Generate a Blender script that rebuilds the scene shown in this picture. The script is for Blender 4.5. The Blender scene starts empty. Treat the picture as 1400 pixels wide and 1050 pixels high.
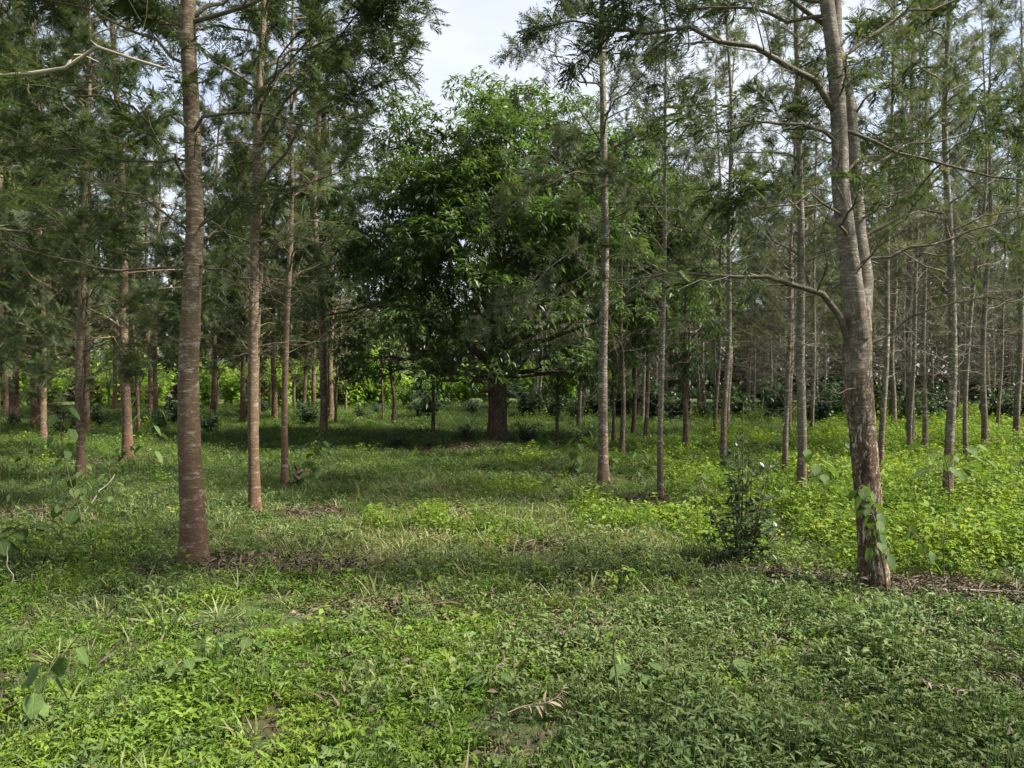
import bpy, math
import numpy as np

# ------------------------------------------------------------------ camera, sky, sun, exposure
scene = bpy.context.scene
COL = scene.collection
R = math.radians

cam_d = bpy.data.cameras.new("camera")
cam = bpy.data.objects.new("camera", cam_d)
COL.objects.link(cam)
cam.location = (0.0, 0.0, 1.6)
cam.rotation_euler = (R(90 - 0.54), 0, 0)
cam_d.sensor_width = 36
cam_d.lens = 27.2
cam_d.clip_start = 0.05
cam_d.clip_end = 2000
scene.camera = cam

SUN_EL, SUN_AZ = 48.0, 97.0        # azimuth clockwise from the view direction (+Y)
world = bpy.data.worlds.new("World")
scene.world = world
world.use_nodes = True
wn, wl = world.node_tree.nodes, world.node_tree.links
wn.clear()
w_out = wn.new("ShaderNodeOutputWorld")
w_bg = wn.new("ShaderNodeBackground")
w_sky = wn.new("ShaderNodeTexSky")
w_sky.sky_type = 'NISHITA'
w_sky.sun_disc = False
w_sky.sun_elevation = R(SUN_EL)
w_sky.sun_rotation = R(SUN_AZ)
w_sky.dust_density = 1.5
w_tc = wn.new("ShaderNodeTexCoord")
w_map = wn.new("ShaderNodeMapping")
w_map.inputs["Scale"].default_value = (1.0, 1.0, 2.2)
w_noise = wn.new("ShaderNodeTexNoise")
w_noise.inputs["Scale"].default_value = 2.3
w_noise.inputs["Detail"].default_value = 7
w_noise.inputs["Roughness"].default_value = 0.55
w_ramp = wn.new("ShaderNodeValToRGB")
w_ramp.color_ramp.elements[0].position = 0.34
w_ramp.color_ramp.elements[0].color = (0.45, 0.45, 0.45, 1)
w_ramp.color_ramp.elements[1].position = 0.62
w_ramp.color_ramp.elements[1].color = (0.95, 0.95, 0.95, 1)
w_mix = wn.new("ShaderNodeMix")
w_mix.data_type = 'RGBA'
w_mix.inputs["B"].default_value = (4.0, 4.18, 4.5, 1)
wl.new(w_tc.outputs["Generated"], w_map.inputs["Vector"])
wl.new(w_map.outputs["Vector"], w_noise.inputs["Vector"])
wl.new(w_noise.outputs["Fac"], w_ramp.inputs["Fac"])
wl.new(w_ramp.outputs["Color"], w_mix.inputs["Factor"])
wl.new(w_sky.outputs["Color"], w_mix.inputs["A"])
wl.new(w_mix.outputs["Result"], w_bg.inputs["Color"])
w_bg.inputs["Strength"].default_value = 0.075
wl.new(w_bg.outputs["Background"], w_out.inputs["Surface"])

sun_d = bpy.data.lights.new("sun", 'SUN')
sun_d.energy = 4.7
sun_d.angle = R(7.0)
sun_d.color = (1.0, 0.93, 0.80)
sun = bpy.data.objects.new("sun", sun_d)
COL.objects.link(sun)
sun.location = (30, 5, 30)
# a sun lamp shines along its local -Z
sun.rotation_euler = (R(90 - SUN_EL), 0, R(180 - SUN_AZ))

scene.view_settings.view_transform = 'Standard'
scene.view_settings.look = 'None'
scene.view_settings.gamma = 1
scene.view_settings.use_curve_mapping = False
scene.view_settings.exposure = 1.75
cy = scene.cycles
cy.max_bounces = 6
cy.diffuse_bounces = 3
cy.glossy_bounces = 2
cy.transmission_bounces = 4
cy.transparent_max_bounces = 4
cy.caustics_reflective = False
cy.caustics_refractive = False
cy.use_denoising = True
cy.sample_clamp_indirect = 6

# ------------------------------------------------------------------ helpers
def nrm(v):
    return v / np.maximum(np.linalg.norm(v, axis=-1, keepdims=True), 1e-9)

def height(x, y):
    x = np.asarray(x, float); y = np.asarray(y, float)
    h = 0.05 * np.sin(x * 0.55 + 1.3) * np.sin(y * 0.47 + 0.4) + 0.03 * np.sin(x * 1.7 + y * 0.9)
    h = h + 0.015 * np.sin(x * 3.9 - y * 3.1 + 0.7)
    fade = np.clip((y - 1.5) / 3.0, 0, 1)
    return h * (0.25 + 0.75 * fade) * np.clip(60.0 / np.maximum(np.hypot(x, y), 1), 0, 1)

class Geo:
    """collects vertices, triangles and quads for ONE mesh object"""
    def __init__(self):
        self.v, self.t, self.q, self.a, self.n = [], [], [], [], 0
    def add(self, v, tris=None, quads=None, tint=0.5):
        v = np.asarray(v, float).reshape(-1, 3)
        if tris is not None and len(tris): self.t.append(np.asarray(tris, np.int64).reshape(-1, 3) + self.n)
        if quads is not None and len(quads): self.q.append(np.asarray(quads, np.int64).reshape(-1, 4) + self.n)
        a = np.broadcast_to(np.asarray(tint, float), (len(v),)) if np.ndim(tint) < 1 else np.asarray(tint, float)
        self.a.append(a); self.v.append(v); self.n += len(v)
    def mesh(self, name, mat, smooth=True):
        v = np.concatenate(self.v)
        t = np.concatenate(self.t) if self.t else np.zeros((0, 3), np.int64)
        q = np.concatenate(self.q) if self.q else np.zeros((0, 4), np.int64)
        me = bpy.data.meshes.new(name)
        me.vertices.add(len(v)); me.vertices.foreach_set("co", v.astype(np.float32).ravel())
        nl = t.size + q.size
        me.loops.add(nl)
        me.loops.foreach_set("vertex_index", np.concatenate([t.ravel(), q.ravel()]).astype(np.int32))
        me.polygons.add(len(t) + len(q))
        st = np.concatenate([np.arange(len(t)) * 3, t.size + np.arange(len(q)) * 4]).astype(np.int32)
        me.polygons.foreach_set("loop_start", st)
        me.polygons.foreach_set("use_smooth", np.full(len(t) + len(q), smooth))
        at = me.attributes.new("tint", 'FLOAT', 'POINT')
        at.data.foreach_set("value", np.concatenate(self.a).astype(np.float32))
        me.materials.append(mat)
        me.update(calc_edges=True)
        return me

def link(name, data, parent=None, loc=None):
    o = bpy.data.objects.new(name, data)
    COL.objects.link(o)
    if parent is not None: o.parent = parent
    if loc is not None: o.location = loc
    return o

def tag(o, label, cat, group=None, kind=None):
    o["label"] = label; o["category"] = cat
    if group: o["group"] = group
    if kind: o["kind"] = kind
    return o

def thing(name, label, cat, loc, rz=0.0, s=1.0, group=None):
    o = link(name, None, None, loc)
    o.rotation_euler = (0, 0, rz); o.scale = (s, s, s)
    o.empty_display_size = 0.2
    return tag(o, label, cat, group)

def tubes(geo, P, Rad, sides, tint=0.5, wob=0.0, rng=None):
    """B tubes with K rings each"""
    P = np.asarray(P, float); Rad = np.asarray(Rad, float)
    if P.ndim == 2: P, Rad = P[None], Rad[None]
    B, K, _ = P.shape
    T = nrm(np.gradient(P, axis=1))
    ref = np.where(np.abs(T[..., 2:3]) > 0.8, np.array([1.0, 0, 0]), np.array([0, 0, 1.0]))
    U = nrm(np.cross(T, ref)); V = np.cross(T, U)
    a = np.arange(sides) / sides * 2 * np.pi
    rr = Rad[:, :, None] * np.ones(sides)
    if wob and rng is not None: rr = rr * (1 + wob * rng.normal(size=rr.shape))
    vv = P[:, :, None] + rr[..., None] * (np.cos(a)[None, None, :, None] * U[:, :, None] + np.sin(a)[None, None, :, None] * V[:, :, None])
    idx = np.arange(B * K * sides).reshape(B, K, sides)
    nx = np.roll(idx, -1, axis=2)
    q = np.stack([idx[:, :-1], nx[:, :-1], nx[:, 1:], idx[:, 1:]], -1).reshape(-1, 4)
    geo.add(vv, quads=q, tint=tint)

def spline(pts, k):
    """Catmull-Rom resampling of a polyline to k points"""
    p = np.asarray(pts, float)
    if len(p) < 3:
        t = np.linspace(0, 1, k)[:, None]; return p[0] * (1 - t) + p[-1] * t
    e = np.concatenate([[2 * p[0] - p[1]], p, [2 * p[-1] - p[-2]]])
    seg = np.linalg.norm(np.diff(p, axis=0), axis=1); cum = np.concatenate([[0], np.cumsum(seg)])
    s = np.linspace(0, cum[-1], k)
    i = np.clip(np.searchsorted(cum, s, side='right') - 1, 0, len(seg) - 1)
    t = ((s - cum[i]) / np.maximum(seg[i], 1e-9))[:, None]
    a, b, c, d = e[i], e[i + 1], e[i + 2], e[i + 3]
    return 0.5 * (2 * b + (c - a) * t + (2 * a - 5 * b + 4 * c - d) * t ** 2 + (3 * b - a - 3 * c + d) * t ** 3)

def frames(D, rng, roll=0.7, up=(0, 0, 1)):
    """rotation matrices whose x axis is D and whose z axis points roughly up"""
    D = nrm(D); N = len(D)
    u = np.array(up) + rng.normal(size=(N, 3)) * roll * 0.45
    S = nrm(np.cross(u, D)); Z = np.cross(D, S)
    return np.stack([D, S, Z], axis=-1)

def stamp(geo, tpl, pos, M, scale, tint):
    """copies of a leaf template into ONE mesh"""
    tv, tt = tpl
    N, n = len(pos), len(tv)
    v = np.einsum('nij,kj->nki', M, tv) * np.asarray(scale, float).reshape(-1, 1, 1) + pos[:, None]
    f = (tt[None] + (np.arange(N) * n)[:, None, None]).reshape(-1, 3)
    geo.add(v, tris=f, tint=np.repeat(tint, n))

def tpl_leaf(w=0.3, droop=0.15, fold=0.25, seg=2):
    """one folded blade along +x, length 1"""
    xs = np.linspace(0, 1, seg + 2)
    v = [(0, 0, 0)]; rows = []
    for x in xs[1:-1]:
        ww = w * 0.5 * math.sin(math.pi * x ** 0.75) ** 0.8 * 1.0
        z = -droop * x * x
        rows.append(len(v)); v += [(x, ww, z + fold * ww), (x, 0, z), (x, -ww, z + fold * ww)]
    tip = len(v); v.append((1, 0, -droop))
    t = []
    r = rows[0]; t += [(0, r + 1, r), (0, r + 2, r + 1)]
    for a, b in zip(rows[:-1], rows[1:]):
        for k in (0, 1): t += [(a + k, a + k + 1, b + k + 1), (a + k, b + k + 1, b + k)]
    r = rows[-1]; t += [(r, r + 1, tip), (r + 1, r + 2, tip)]
    return np.array(v, float), np.array(t, int)

def tpl_frond(pairs=6, w=0.055, ln=0.34, tri=False, seed=0):
    """fern-like frond of narrow lobes along +x, length 1"""
    rg = np.random.default_rng(seed + 900)
    v, t = [], []
    def lobe(x, z, dx, dy, L, ww):
        b = len(v); n = np.array([-dy, dx]); c = np.array([x, 0.0]); d = np.array([dx, dy])
        m = c + d * L * 0.45; e = c + d * L; dz = rg.normal() * 0.14 * L
        if tri:
            a1 = c - n * ww * 0.6; a2 = c + n * ww * 0.6
            v.extend([(a1[0], a1[1], z), (a2[0], a2[1], z), (e[0], e[1], z - 0.12 * L + dz)]); t.append((b, b + 1, b + 2))
        else:
            a1 = m - n * ww * 0.5; a2 = m + n * ww * 0.5
            v.extend([(c[0], c[1], z), (a1[0], a1[1], z + .02), (e[0], e[1], z - 0.15 * L + dz), (a2[0], a2[1], z + .02)])
            t.extend([(b, b + 1, b + 2), (b, b + 2, b + 3)])
    b = len(v); zt = -0.16
    v.extend([(0, -0.008, 0), (0, 0.008, 0), (0.95, 0, zt * 0.9)]); t.append((b, b + 1, b + 2))
    for i in range(pairs):
        x = 0.12 + 0.76 * i / max(pairs - 1, 1)
        L = ln * (0.65 + 0.45 * math.sin(math.pi * (0.15 + 0.75 * i / max(pairs - 1, 1))))
        for s in (1, -1):
            xx = x + rg.normal() * 0.03; an = 0.8 + rg.normal() * 0.2
            lobe(xx, zt * xx * xx, math.cos(an), s * math.sin(an), L * rg.uniform(0.7, 1.25), w)
    lobe(0.86, zt * .75, 1, 0, ln * 0.7, w)
    return np.array(v, float), np.array(t, int)

FROND0 = [tpl_frond(9, 0.036, 0.32, seed=q) for q in range(4)]
FROND1 = [tpl_frond(7, 0.046, 0.34, True, q) for q in range(3)]
FROND2 = [tpl_frond(4, 0.085, 0.42, True, q) for q in range(3)]
LEAF_LONG = tpl_leaf(0.27, 0.22, 0.3, 1)
LEAF_OVAL = tpl_leaf(0.52, 0.18, 0.25, 2)
LEAF_BIG = tpl_leaf(0.72, 0.25, 0.18, 5)

# ------------------------------------------------------------------ materials
def new_mat(name):
    m = bpy.data.materials.new(name); m.use_nodes = True
    m.node_tree.nodes.clear()
    return m, m.node_tree.nodes, m.node_tree.links

def ramp(nodes, stops):
    r = nodes.new("ShaderNodeValToRGB")
    while len(r.color_ramp.elements) < len(stops): r.color_ramp.elements.new(0.5)
    for e, (p, c) in zip(r.color_ramp.elements, stops):
        e.position = p; e.color = (*c, 1)
    return r

def leaf_mat(name, cols, trans=0.32, rough=0.45, spec=0.35, inst=False, tcol=(1.5, 1.6, 0.6), obj_rand=0.25):
    """blade: glossy-ish top, light passing through; colour varies leaf by leaf"""
    m, n, l = new_mat(name)
    at = n.new("ShaderNodeAttribute"); at.attribute_name = "tint"
    fac = at.outputs["Fac"]
    if inst:
        ai = n.new("ShaderNodeAttribute"); ai.attribute_type = 'INSTANCER'; ai.attribute_name = "itint"
        mx = n.new("ShaderNodeMath"); mx.operation = 'MULTIPLY_ADD'
        mx.inputs[1].default_value = 0.35; l.new(fac, mx.inputs[0])
        m2 = n.new("ShaderNodeMath"); m2.operation = 'MULTIPLY'; m2.inputs[1].default_value = 0.65
        l.new(ai.outputs["Fac"], m2.inputs[0]); l.new(m2.outputs[0], mx.inputs[2])
        fac = mx.outputs[0]
    elif obj_rand:
        oi = n.new("ShaderNodeObjectInfo")
        mx = n.new("ShaderNodeMath"); mx.operation = 'MULTIPLY_ADD'
        mx.inputs[1].default_value = obj_rand; l.new(oi.outputs["Random"], mx.inputs[0])
        m2 = n.new("ShaderNodeMath"); m2.operation = 'MULTIPLY'; m2.inputs[1].default_value = 1 - obj_rand
        l.new(fac, m2.inputs[0]); l.new(m2.outputs[0], mx.inputs[2])
        fac = mx.outputs[0]
    rp = ramp(n, cols); l.new(fac, rp.inputs["Fac"])
    p = n.new("ShaderNodeBsdfPrincipled")
    p.inputs["Roughness"].default_value = rough
    p.inputs["Specular IOR Level"].default_value = spec
    l.new(rp.outputs["Color"], p.inputs["Base Color"])
    tr = n.new("ShaderNodeBsdfTranslucent")
    tm = n.new("ShaderNodeMix"); tm.data_type = 'RGBA'; tm.blend_type = 'MULTIPLY'
    tm.inputs["Factor"].default_value = 1.0; tm.inputs["B"].default_value = (*tcol, 1)
    l.new(rp.outputs["Color"], tm.inputs["A"]); l.new(tm.outputs["Result"], tr.inputs["Color"])
    mix = n.new("ShaderNodeMixShader"); mix.inputs["Fac"].default_value = trans
    l.new(p.outputs[0], mix.inputs[1]); l.new(tr.outputs[0], mix.inputs[2])
    o = n.new("ShaderNodeOutputMaterial"); l.new(mix.outputs[0], o.inputs["Surface"])
    return m

def bark_mat(name, low, mid, pale, dark, z0=0.5, z1=2.4, fleck=0.8, lichen=0.5, fissure=0.0, bump=0.5):
    """brown foot passing into greyer bark above, pale horizontal flecks and scars, lichen spots, optional fissures low down"""
    m, n, l = new_mat(name)
    tc = n.new("ShaderNodeTexCoord"); oi = n.new("ShaderNodeObjectInfo")
    off = n.new("ShaderNodeVectorMath"); off.operation = 'ADD'
    rs = n.new("ShaderNodeVectorMath"); rs.operation = 'SCALE'; rs.inputs["Scale"].default_value = 17.0
    cx = n.new("ShaderNodeCombineXYZ")
    for k in range(3): l.new(oi.outputs["Random"], cx.inputs[k])
    l.new(cx.outputs[0], rs.inputs[0]); l.new(tc.outputs["Object"], off.inputs[0]); l.new(rs.outputs[0], off.inputs[1])
    def noise(scale, detail, vs=(1, 1, 1), rough=0.6):
        mp = n.new("ShaderNodeMapping"); mp.inputs["Scale"].default_value = vs
        l.new(off.outputs[0], mp.inputs["Vector"])
        t = n.new("ShaderNodeTexNoise"); t.inputs["Scale"].default_value = scale
        t.inputs["Detail"].default_value = detail; t.inputs["Roughness"].default_value = rough
        l.new(mp.outputs[0], t.inputs["Vector"]); return t.outputs["Fac"]
    def mixc(f, a, b):
        x = n.new("ShaderNodeMix"); x.data_type = 'RGBA'
        if hasattr(f, "links"): l.new(f, x.inputs["Factor"])
        else: x.inputs["Factor"].default_value = f
        for s, c in (("A", a), ("B", b)):
            if isinstance(c, tuple): x.inputs[s].default_value = (*c, 1)
            else: l.new(c, x.inputs[s])
        return x.outputs["Result"]
    def mr(f, a, b, lo=0.0, hi=1.0):
        x = n.new("ShaderNodeMapRange"); x.inputs["From Min"].default_value = a; x.inputs["From Max"].default_value = b
        x.inputs["To Min"].default_value = lo; x.inputs["To Max"].default_value = hi
        l.new(f, x.inputs["Value"]); return x.outputs["Result"]
    def mul(a, b):
        x = n.new("ShaderNodeMath"); x.operation = 'MULTIPLY'
        for k, c in enumerate((a, b)):
            if hasattr(c, "links"): l.new(c, x.inputs[k])
            else: x.inputs[k].default_value = c
        return x.outputs[0]
    sep = n.new("ShaderNodeSeparateXYZ"); l.new(tc.outputs["Object"], sep.inputs[0])
    zn = n.new("ShaderNodeMath"); zn.operation = 'MULTIPLY_ADD'; zn.inputs[1].default_value = 1.4
    l.new(noise(3.0, 5), zn.inputs[0]); l.new(sep.outputs["Z"], zn.inputs[2])
    zf = mr(zn.outputs[0], z0 + 0.7, z1 + 0.7)
    col = mixc(zf, low, mid)
    col = mixc(mr(noise(5, 6, (1, 1, 1.5), 0.7), 0.40, 0.66, 0, .75), col, mixc(0.6, col, dark))
    pf = mul(mr(noise(13, 7, (1, 1, 5.0), 0.78), 0.53, 0.62), mr(zn.outputs[0], 0.9, z1 + 0.9, 0.18 * fleck, fleck))
    pf = mul(pf, mr(noise(2.6, 3), 0.36, 0.58, 0.15, 1.0))
    col = mixc(mr(noise(6.5, 7, (1, 1, 2.2), 0.75), 0.54, 0.66, 0, .55 * fleck), col, pale)
    col = mixc(pf, col, pale)
    col = mixc(mr(noise(9, 7, (1, 1, 7.0), 0.75), 0.58, 0.70, 0, .8), col, dark)
    bumpsrc = noise(12, 7, (1, 1, 5.0), 0.75)
    if fissure:
        lowf = mul(mr(zf, 0, 1, 1, 0.1), fissure)
        fs = noise(24, 7, (1.0, 1.0, 0.2), 0.72)
        col = mixc(mul(mr(fs, 0.53, 0.40), lowf), col, dark)
        col = mixc(mul(mr(noise(38, 4, (1, 1, 0.35), 0.65), 0.55, 0.63, 0, .8), lowf), col, pale)
        bx = n.new("ShaderNodeMix"); l.new(zf, bx.inputs["Factor"]); l.new(fs, bx.inputs["A"]); l.new(bumpsrc, bx.inputs["B"])
        bumpsrc = bx.outputs["Result"]
    col = mixc(mul(mr(noise(19, 6, (1, 1, 1), 0.78), 0.62, 0.70), lichen), col, (0.50, 0.50, 0.43))
    p = n.new("ShaderNodeBsdfPrincipled"); p.inputs["Roughness"].default_value = 0.85
    p.inputs["Specular IOR Level"].default_value = 0.2
    l.new(col, p.inputs["Base Color"])
    bh = n.new("ShaderNodeMath"); bh.operation = 'ADD'; l.new(mul(noise(70, 5, (1, 1, 1.2), 0.7), .5), bh.inputs[0]); l.new(bumpsrc, bh.inputs[1])
    bp = n.new("ShaderNodeBump"); bp.inputs["Strength"].default_value = bump; bp.inputs["Distance"].default_value = 0.025
    l.new(bh.outputs[0], bp.inputs["Height"]); l.new(bp.outputs[0], p.inputs["Normal"])
    o = n.new("ShaderNodeOutputMaterial"); l.new(p.outputs[0], o.inputs["Surface"])
    return m

def plain_mat(name, cols, scale=6.0, rough=0.8, bump=0.2):
    m, n, l = new_mat(name)
    tc = n.new("ShaderNodeTexCoord"); t = n.new("ShaderNodeTexNoise")
    t.inputs["Scale"].default_value = scale; t.inputs["Detail"].default_value = 6
    l.new(tc.outputs["Object"], t.inputs["Vector"])
    rp = ramp(n, cols); l.new(t.outputs["Fac"], rp.inputs["Fac"])
    p = n.new("ShaderNodeBsdfPrincipled"); p.inputs["Roughness"].default_value = rough
    p.inputs["Specular IOR Level"].default_value = 0.2
    l.new(rp.outputs["Color"], p.inputs["Base Color"])
    bp = n.new("ShaderNodeBump"); bp.inputs["Strength"].default_value = bump; bp.inputs["Distance"].default_value = 0.02
    l.new(t.outputs["Fac"], bp.inputs["Height"]); l.new(bp.outputs[0], p.inputs["Normal"])
    o = n.new("ShaderNodeOutputMaterial"); l.new(p.outputs[0], o.inputs["Surface"])
    return m

M_BARK = bark_mat("silky_oak_bark", (0.128, 0.068, 0.040), (0.128, 0.092, 0.058), (0.44, 0.39, 0.31), (0.062, 0.042, 0.028), z0=0.1, z1=1.9, fleck=1.0, lichen=.7, bump=.7)
M_BARK_GREY = bark_mat("grey_flecked_bark", (0.120, 0.068, 0.043), (0.130, 0.110, 0.084), (0.56, 0.54, 0.47), (0.055, 0.044, 0.033), z0=0.1, z1=1.7, fleck=1.0, lichen=0.85, bump=.7)
M_BARK_ROUGH = bark_mat("rough_brown_bark", (0.112, 0.064, 0.036), (0.185, 0.166, 0.138), (0.54, 0.48, 0.38), (0.042, 0.030, 0.021), z0=1.2, z1=2.5, fleck=.8, lichen=0.8, fissure=1.0, bump=1.0)
M_BARK_DARK = bark_mat("dark_broadleaf_bark", (0.10, 0.065, 0.045), (0.12, 0.09, 0.065), (0.22, 0.19, 0.15), (0.035, 0.026, 0.02), z0=3, z1=6, fissure=1.0, lichen=0.3, bump=1.0)
M_BRANCH = bark_mat("branch_bark", (0.080, 0.068, 0.048), (0.080, 0.068, 0.048), (0.40, 0.38, 0.31), (0.042, 0.034, 0.025), fleck=.5, lichen=1.0)
M_FROND = leaf_mat("silky_oak_fronds", [(0, (0.036, 0.056, 0.027)), (0.5, (0.062, 0.084, 0.039)), (0.85, (0.105, 0.122, 0.060)), (1, (0.19, 0.165, 0.055))], 0.33, 0.6, 0.18, tcol=(1.3, 1.4, 0.65))
M_FROND_PALE = leaf_mat("pale_silky_oak_fronds", [(0, (0.048, 0.062, 0.036)), (0.5, (0.078, 0.092, 0.053)), (0.85, (0.125, 0.132, 0.078)), (1, (0.19, 0.165, 0.07))], 0.36, 0.6, 0.18, tcol=(1.25, 1.35, 0.7))
M_BROAD = leaf_mat("dark_broad_leaves", [(0, (0.055, 0.088, 0.036)), (0.6, (0.092, 0.134, 0.056)), (1, (0.17, 0.195, 0.075))], 0.36, 0.5, 0.4, tcol=(1.3, 1.6, 0.5))
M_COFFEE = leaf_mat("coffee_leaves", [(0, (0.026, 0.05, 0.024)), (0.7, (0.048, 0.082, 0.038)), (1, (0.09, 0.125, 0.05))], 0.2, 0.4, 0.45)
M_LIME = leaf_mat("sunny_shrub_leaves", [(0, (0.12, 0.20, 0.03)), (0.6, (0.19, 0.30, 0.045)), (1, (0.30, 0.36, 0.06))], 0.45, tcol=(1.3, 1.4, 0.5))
M_WEED = leaf_mat("weed_leaves", [(0, (0.045, 0.085, 0.024)), (0.6, (0.080, 0.130, 0.038)), (1, (0.125, 0.17, 0.055))], 0.28, 0.6, 0.18)
def vein(m):
    """paler midrib and side veins on a large leaf (leaf runs along its own +x)"""
    n, l = m.node_tree.nodes, m.node_tree.links
    tc = n.new("ShaderNodeTexCoord"); sp = n.new("ShaderNodeSeparateXYZ"); l.new(tc.outputs["Object"], sp.inputs[0])
    ab = n.new("ShaderNodeMath"); ab.operation = 'ABSOLUTE'; l.new(sp.outputs["Y"], ab.inputs[0])
    mid = n.new("ShaderNodeMapRange"); mid.inputs["From Min"].default_value = .022; mid.inputs["From Max"].default_value = .008; l.new(ab.outputs[0], mid.inputs["Value"])
    dd = n.new("ShaderNodeMath"); dd.operation = 'MULTIPLY_ADD'; dd.inputs[1].default_value = -.75; l.new(ab.outputs[0], dd.inputs[0]); l.new(sp.outputs["X"], dd.inputs[2])
    fr = n.new("ShaderNodeMath"); fr.operation = 'PINGPONG'; fr.inputs[1].default_value = .07; l.new(dd.outputs[0], fr.inputs[0])
    sv = n.new("ShaderNodeMapRange"); sv.inputs["From Min"].default_value = .012; sv.inputs["From Max"].default_value = .002; sv.inputs["To Max"].default_value = .6; l.new(fr.outputs[0], sv.inputs["Value"])
    mx = n.new("ShaderNodeMath"); mx.operation = 'MAXIMUM'; l.new(mid.outputs[0], mx.inputs[0]); l.new(sv.outputs[0], mx.inputs[1])
    nz = n.new("ShaderNodeTexNoise"); nz.inputs["Scale"].default_value = 9; nz.inputs["Detail"].default_value = 4; l.new(tc.outputs["Object"], nz.inputs["Vector"])
    p = [x for x in n if x.type == 'BSDF_PRINCIPLED'][0]; src = p.inputs["Base Color"].links[0].from_socket
    c1 = n.new("ShaderNodeMix"); c1.data_type = 'RGBA'; c1.blend_type = 'MULTIPLY'; c1.inputs["Factor"].default_value = .5
    rp = ramp(n, [(.35, (.55, .6, .55)), (.65, (1.2, 1.2, 1.1))]); l.new(nz.outputs["Fac"], rp.inputs["Fac"]); l.new(src, c1.inputs["A"]); l.new(rp.outputs["Color"], c1.inputs["B"])
    c2 = n.new("ShaderNodeMix"); c2.data_type = 'RGBA'; c2.inputs["B"].default_value = (.14, .20, .08, 1); l.new(mx.outputs[0], c2.inputs["Factor"]); l.new(c1.outputs["Result"], c2.inputs["A"])
    l.new(c2.outputs["Result"], p.inputs["Base Color"])
    bp = n.new("ShaderNodeBump"); bp.inputs["Strength"].default_value = .5; bp.inputs["Distance"].default_value = .01; bp.invert = True
    l.new(mx.outputs[0], bp.inputs["Height"]); l.new(bp.outputs[0], p.inputs["Normal"])
vein(M_WEED)
M_STEM = plain_mat("green_brown_stem", [(0.3, (0.07, 0.08, 0.035)), (0.7, (0.14, 0.12, 0.06))], 8)
M_HERB = leaf_mat("bright_herb_leaves", [(0, (0.058, 0.112, 0.018)), (0.45, (0.108, 0.182, 0.026)), (0.8, (0.18, 0.248, 0.040)), (1, (0.29, 0.29, 0.07))], 0.38, 0.6, 0.14, inst=True, tcol=(1.3, 1.4, 0.4))
M_HERB_DULL = leaf_mat("dull_herb_leaves", [(0, (0.050, 0.088, 0.028)), (0.5, (0.095, 0.146, 0.046)), (0.85, (0.165, 0.185, 0.072)), (1, (0.26, 0.21, 0.10))], 0.28, 0.55, 0.25, inst=True)
M_GRASS = leaf_mat("grass_blades", [(0, (0.07, 0.11, 0.03)), (0.45, (0.135, 0.165, 0.055)), (0.75, (0.23, 0.21, 0.10)), (1, (0.36, 0.28, 0.17))], 0.3, 0.55, 0.3, inst=True)
M_DRY = leaf_mat("dry_leaves", [(0, (0.04, 0.03, 0.022)), (0.5, (0.085, 0.066, 0.046)), (0.85, (0.16, 0.125, 0.088)), (1, (0.32, 0.27, 0.19))], 0.08, 0.7, 0.2, inst=True, tcol=(1, 0.9, 0.7))
M_DRYFROND = leaf_mat("dried_frond", [(0, (0.13, 0.10, 0.07)), (0.6, (0.25, 0.20, 0.145)), (1, (0.42, 0.36, 0.28))], 0.1, 0.7, 0.2, tcol=(1, 0.9, 0.7))
M_TWIG = plain_mat("bare_grey_twig", [(0.3, (0.16, 0.14, 0.11)), (0.7, (0.36, 0.33, 0.28))], 9)

# ------------------------------------------------------------------ ground
def graded(lo, hi, fine_lo, fine_hi, step, grow=1.22):
    a = list(np.arange(fine_lo, fine_hi + 1e-6, step))
    s = step
    while a[-1] < hi: s *= grow; a.append(min(a[-1] + s, hi))
    s = step; b = [fine_lo]
    while b[-1] > lo: s *= grow; b.append(max(b[-1] - s, lo))
    return np.array(b[:0:-1] + a)

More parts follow.
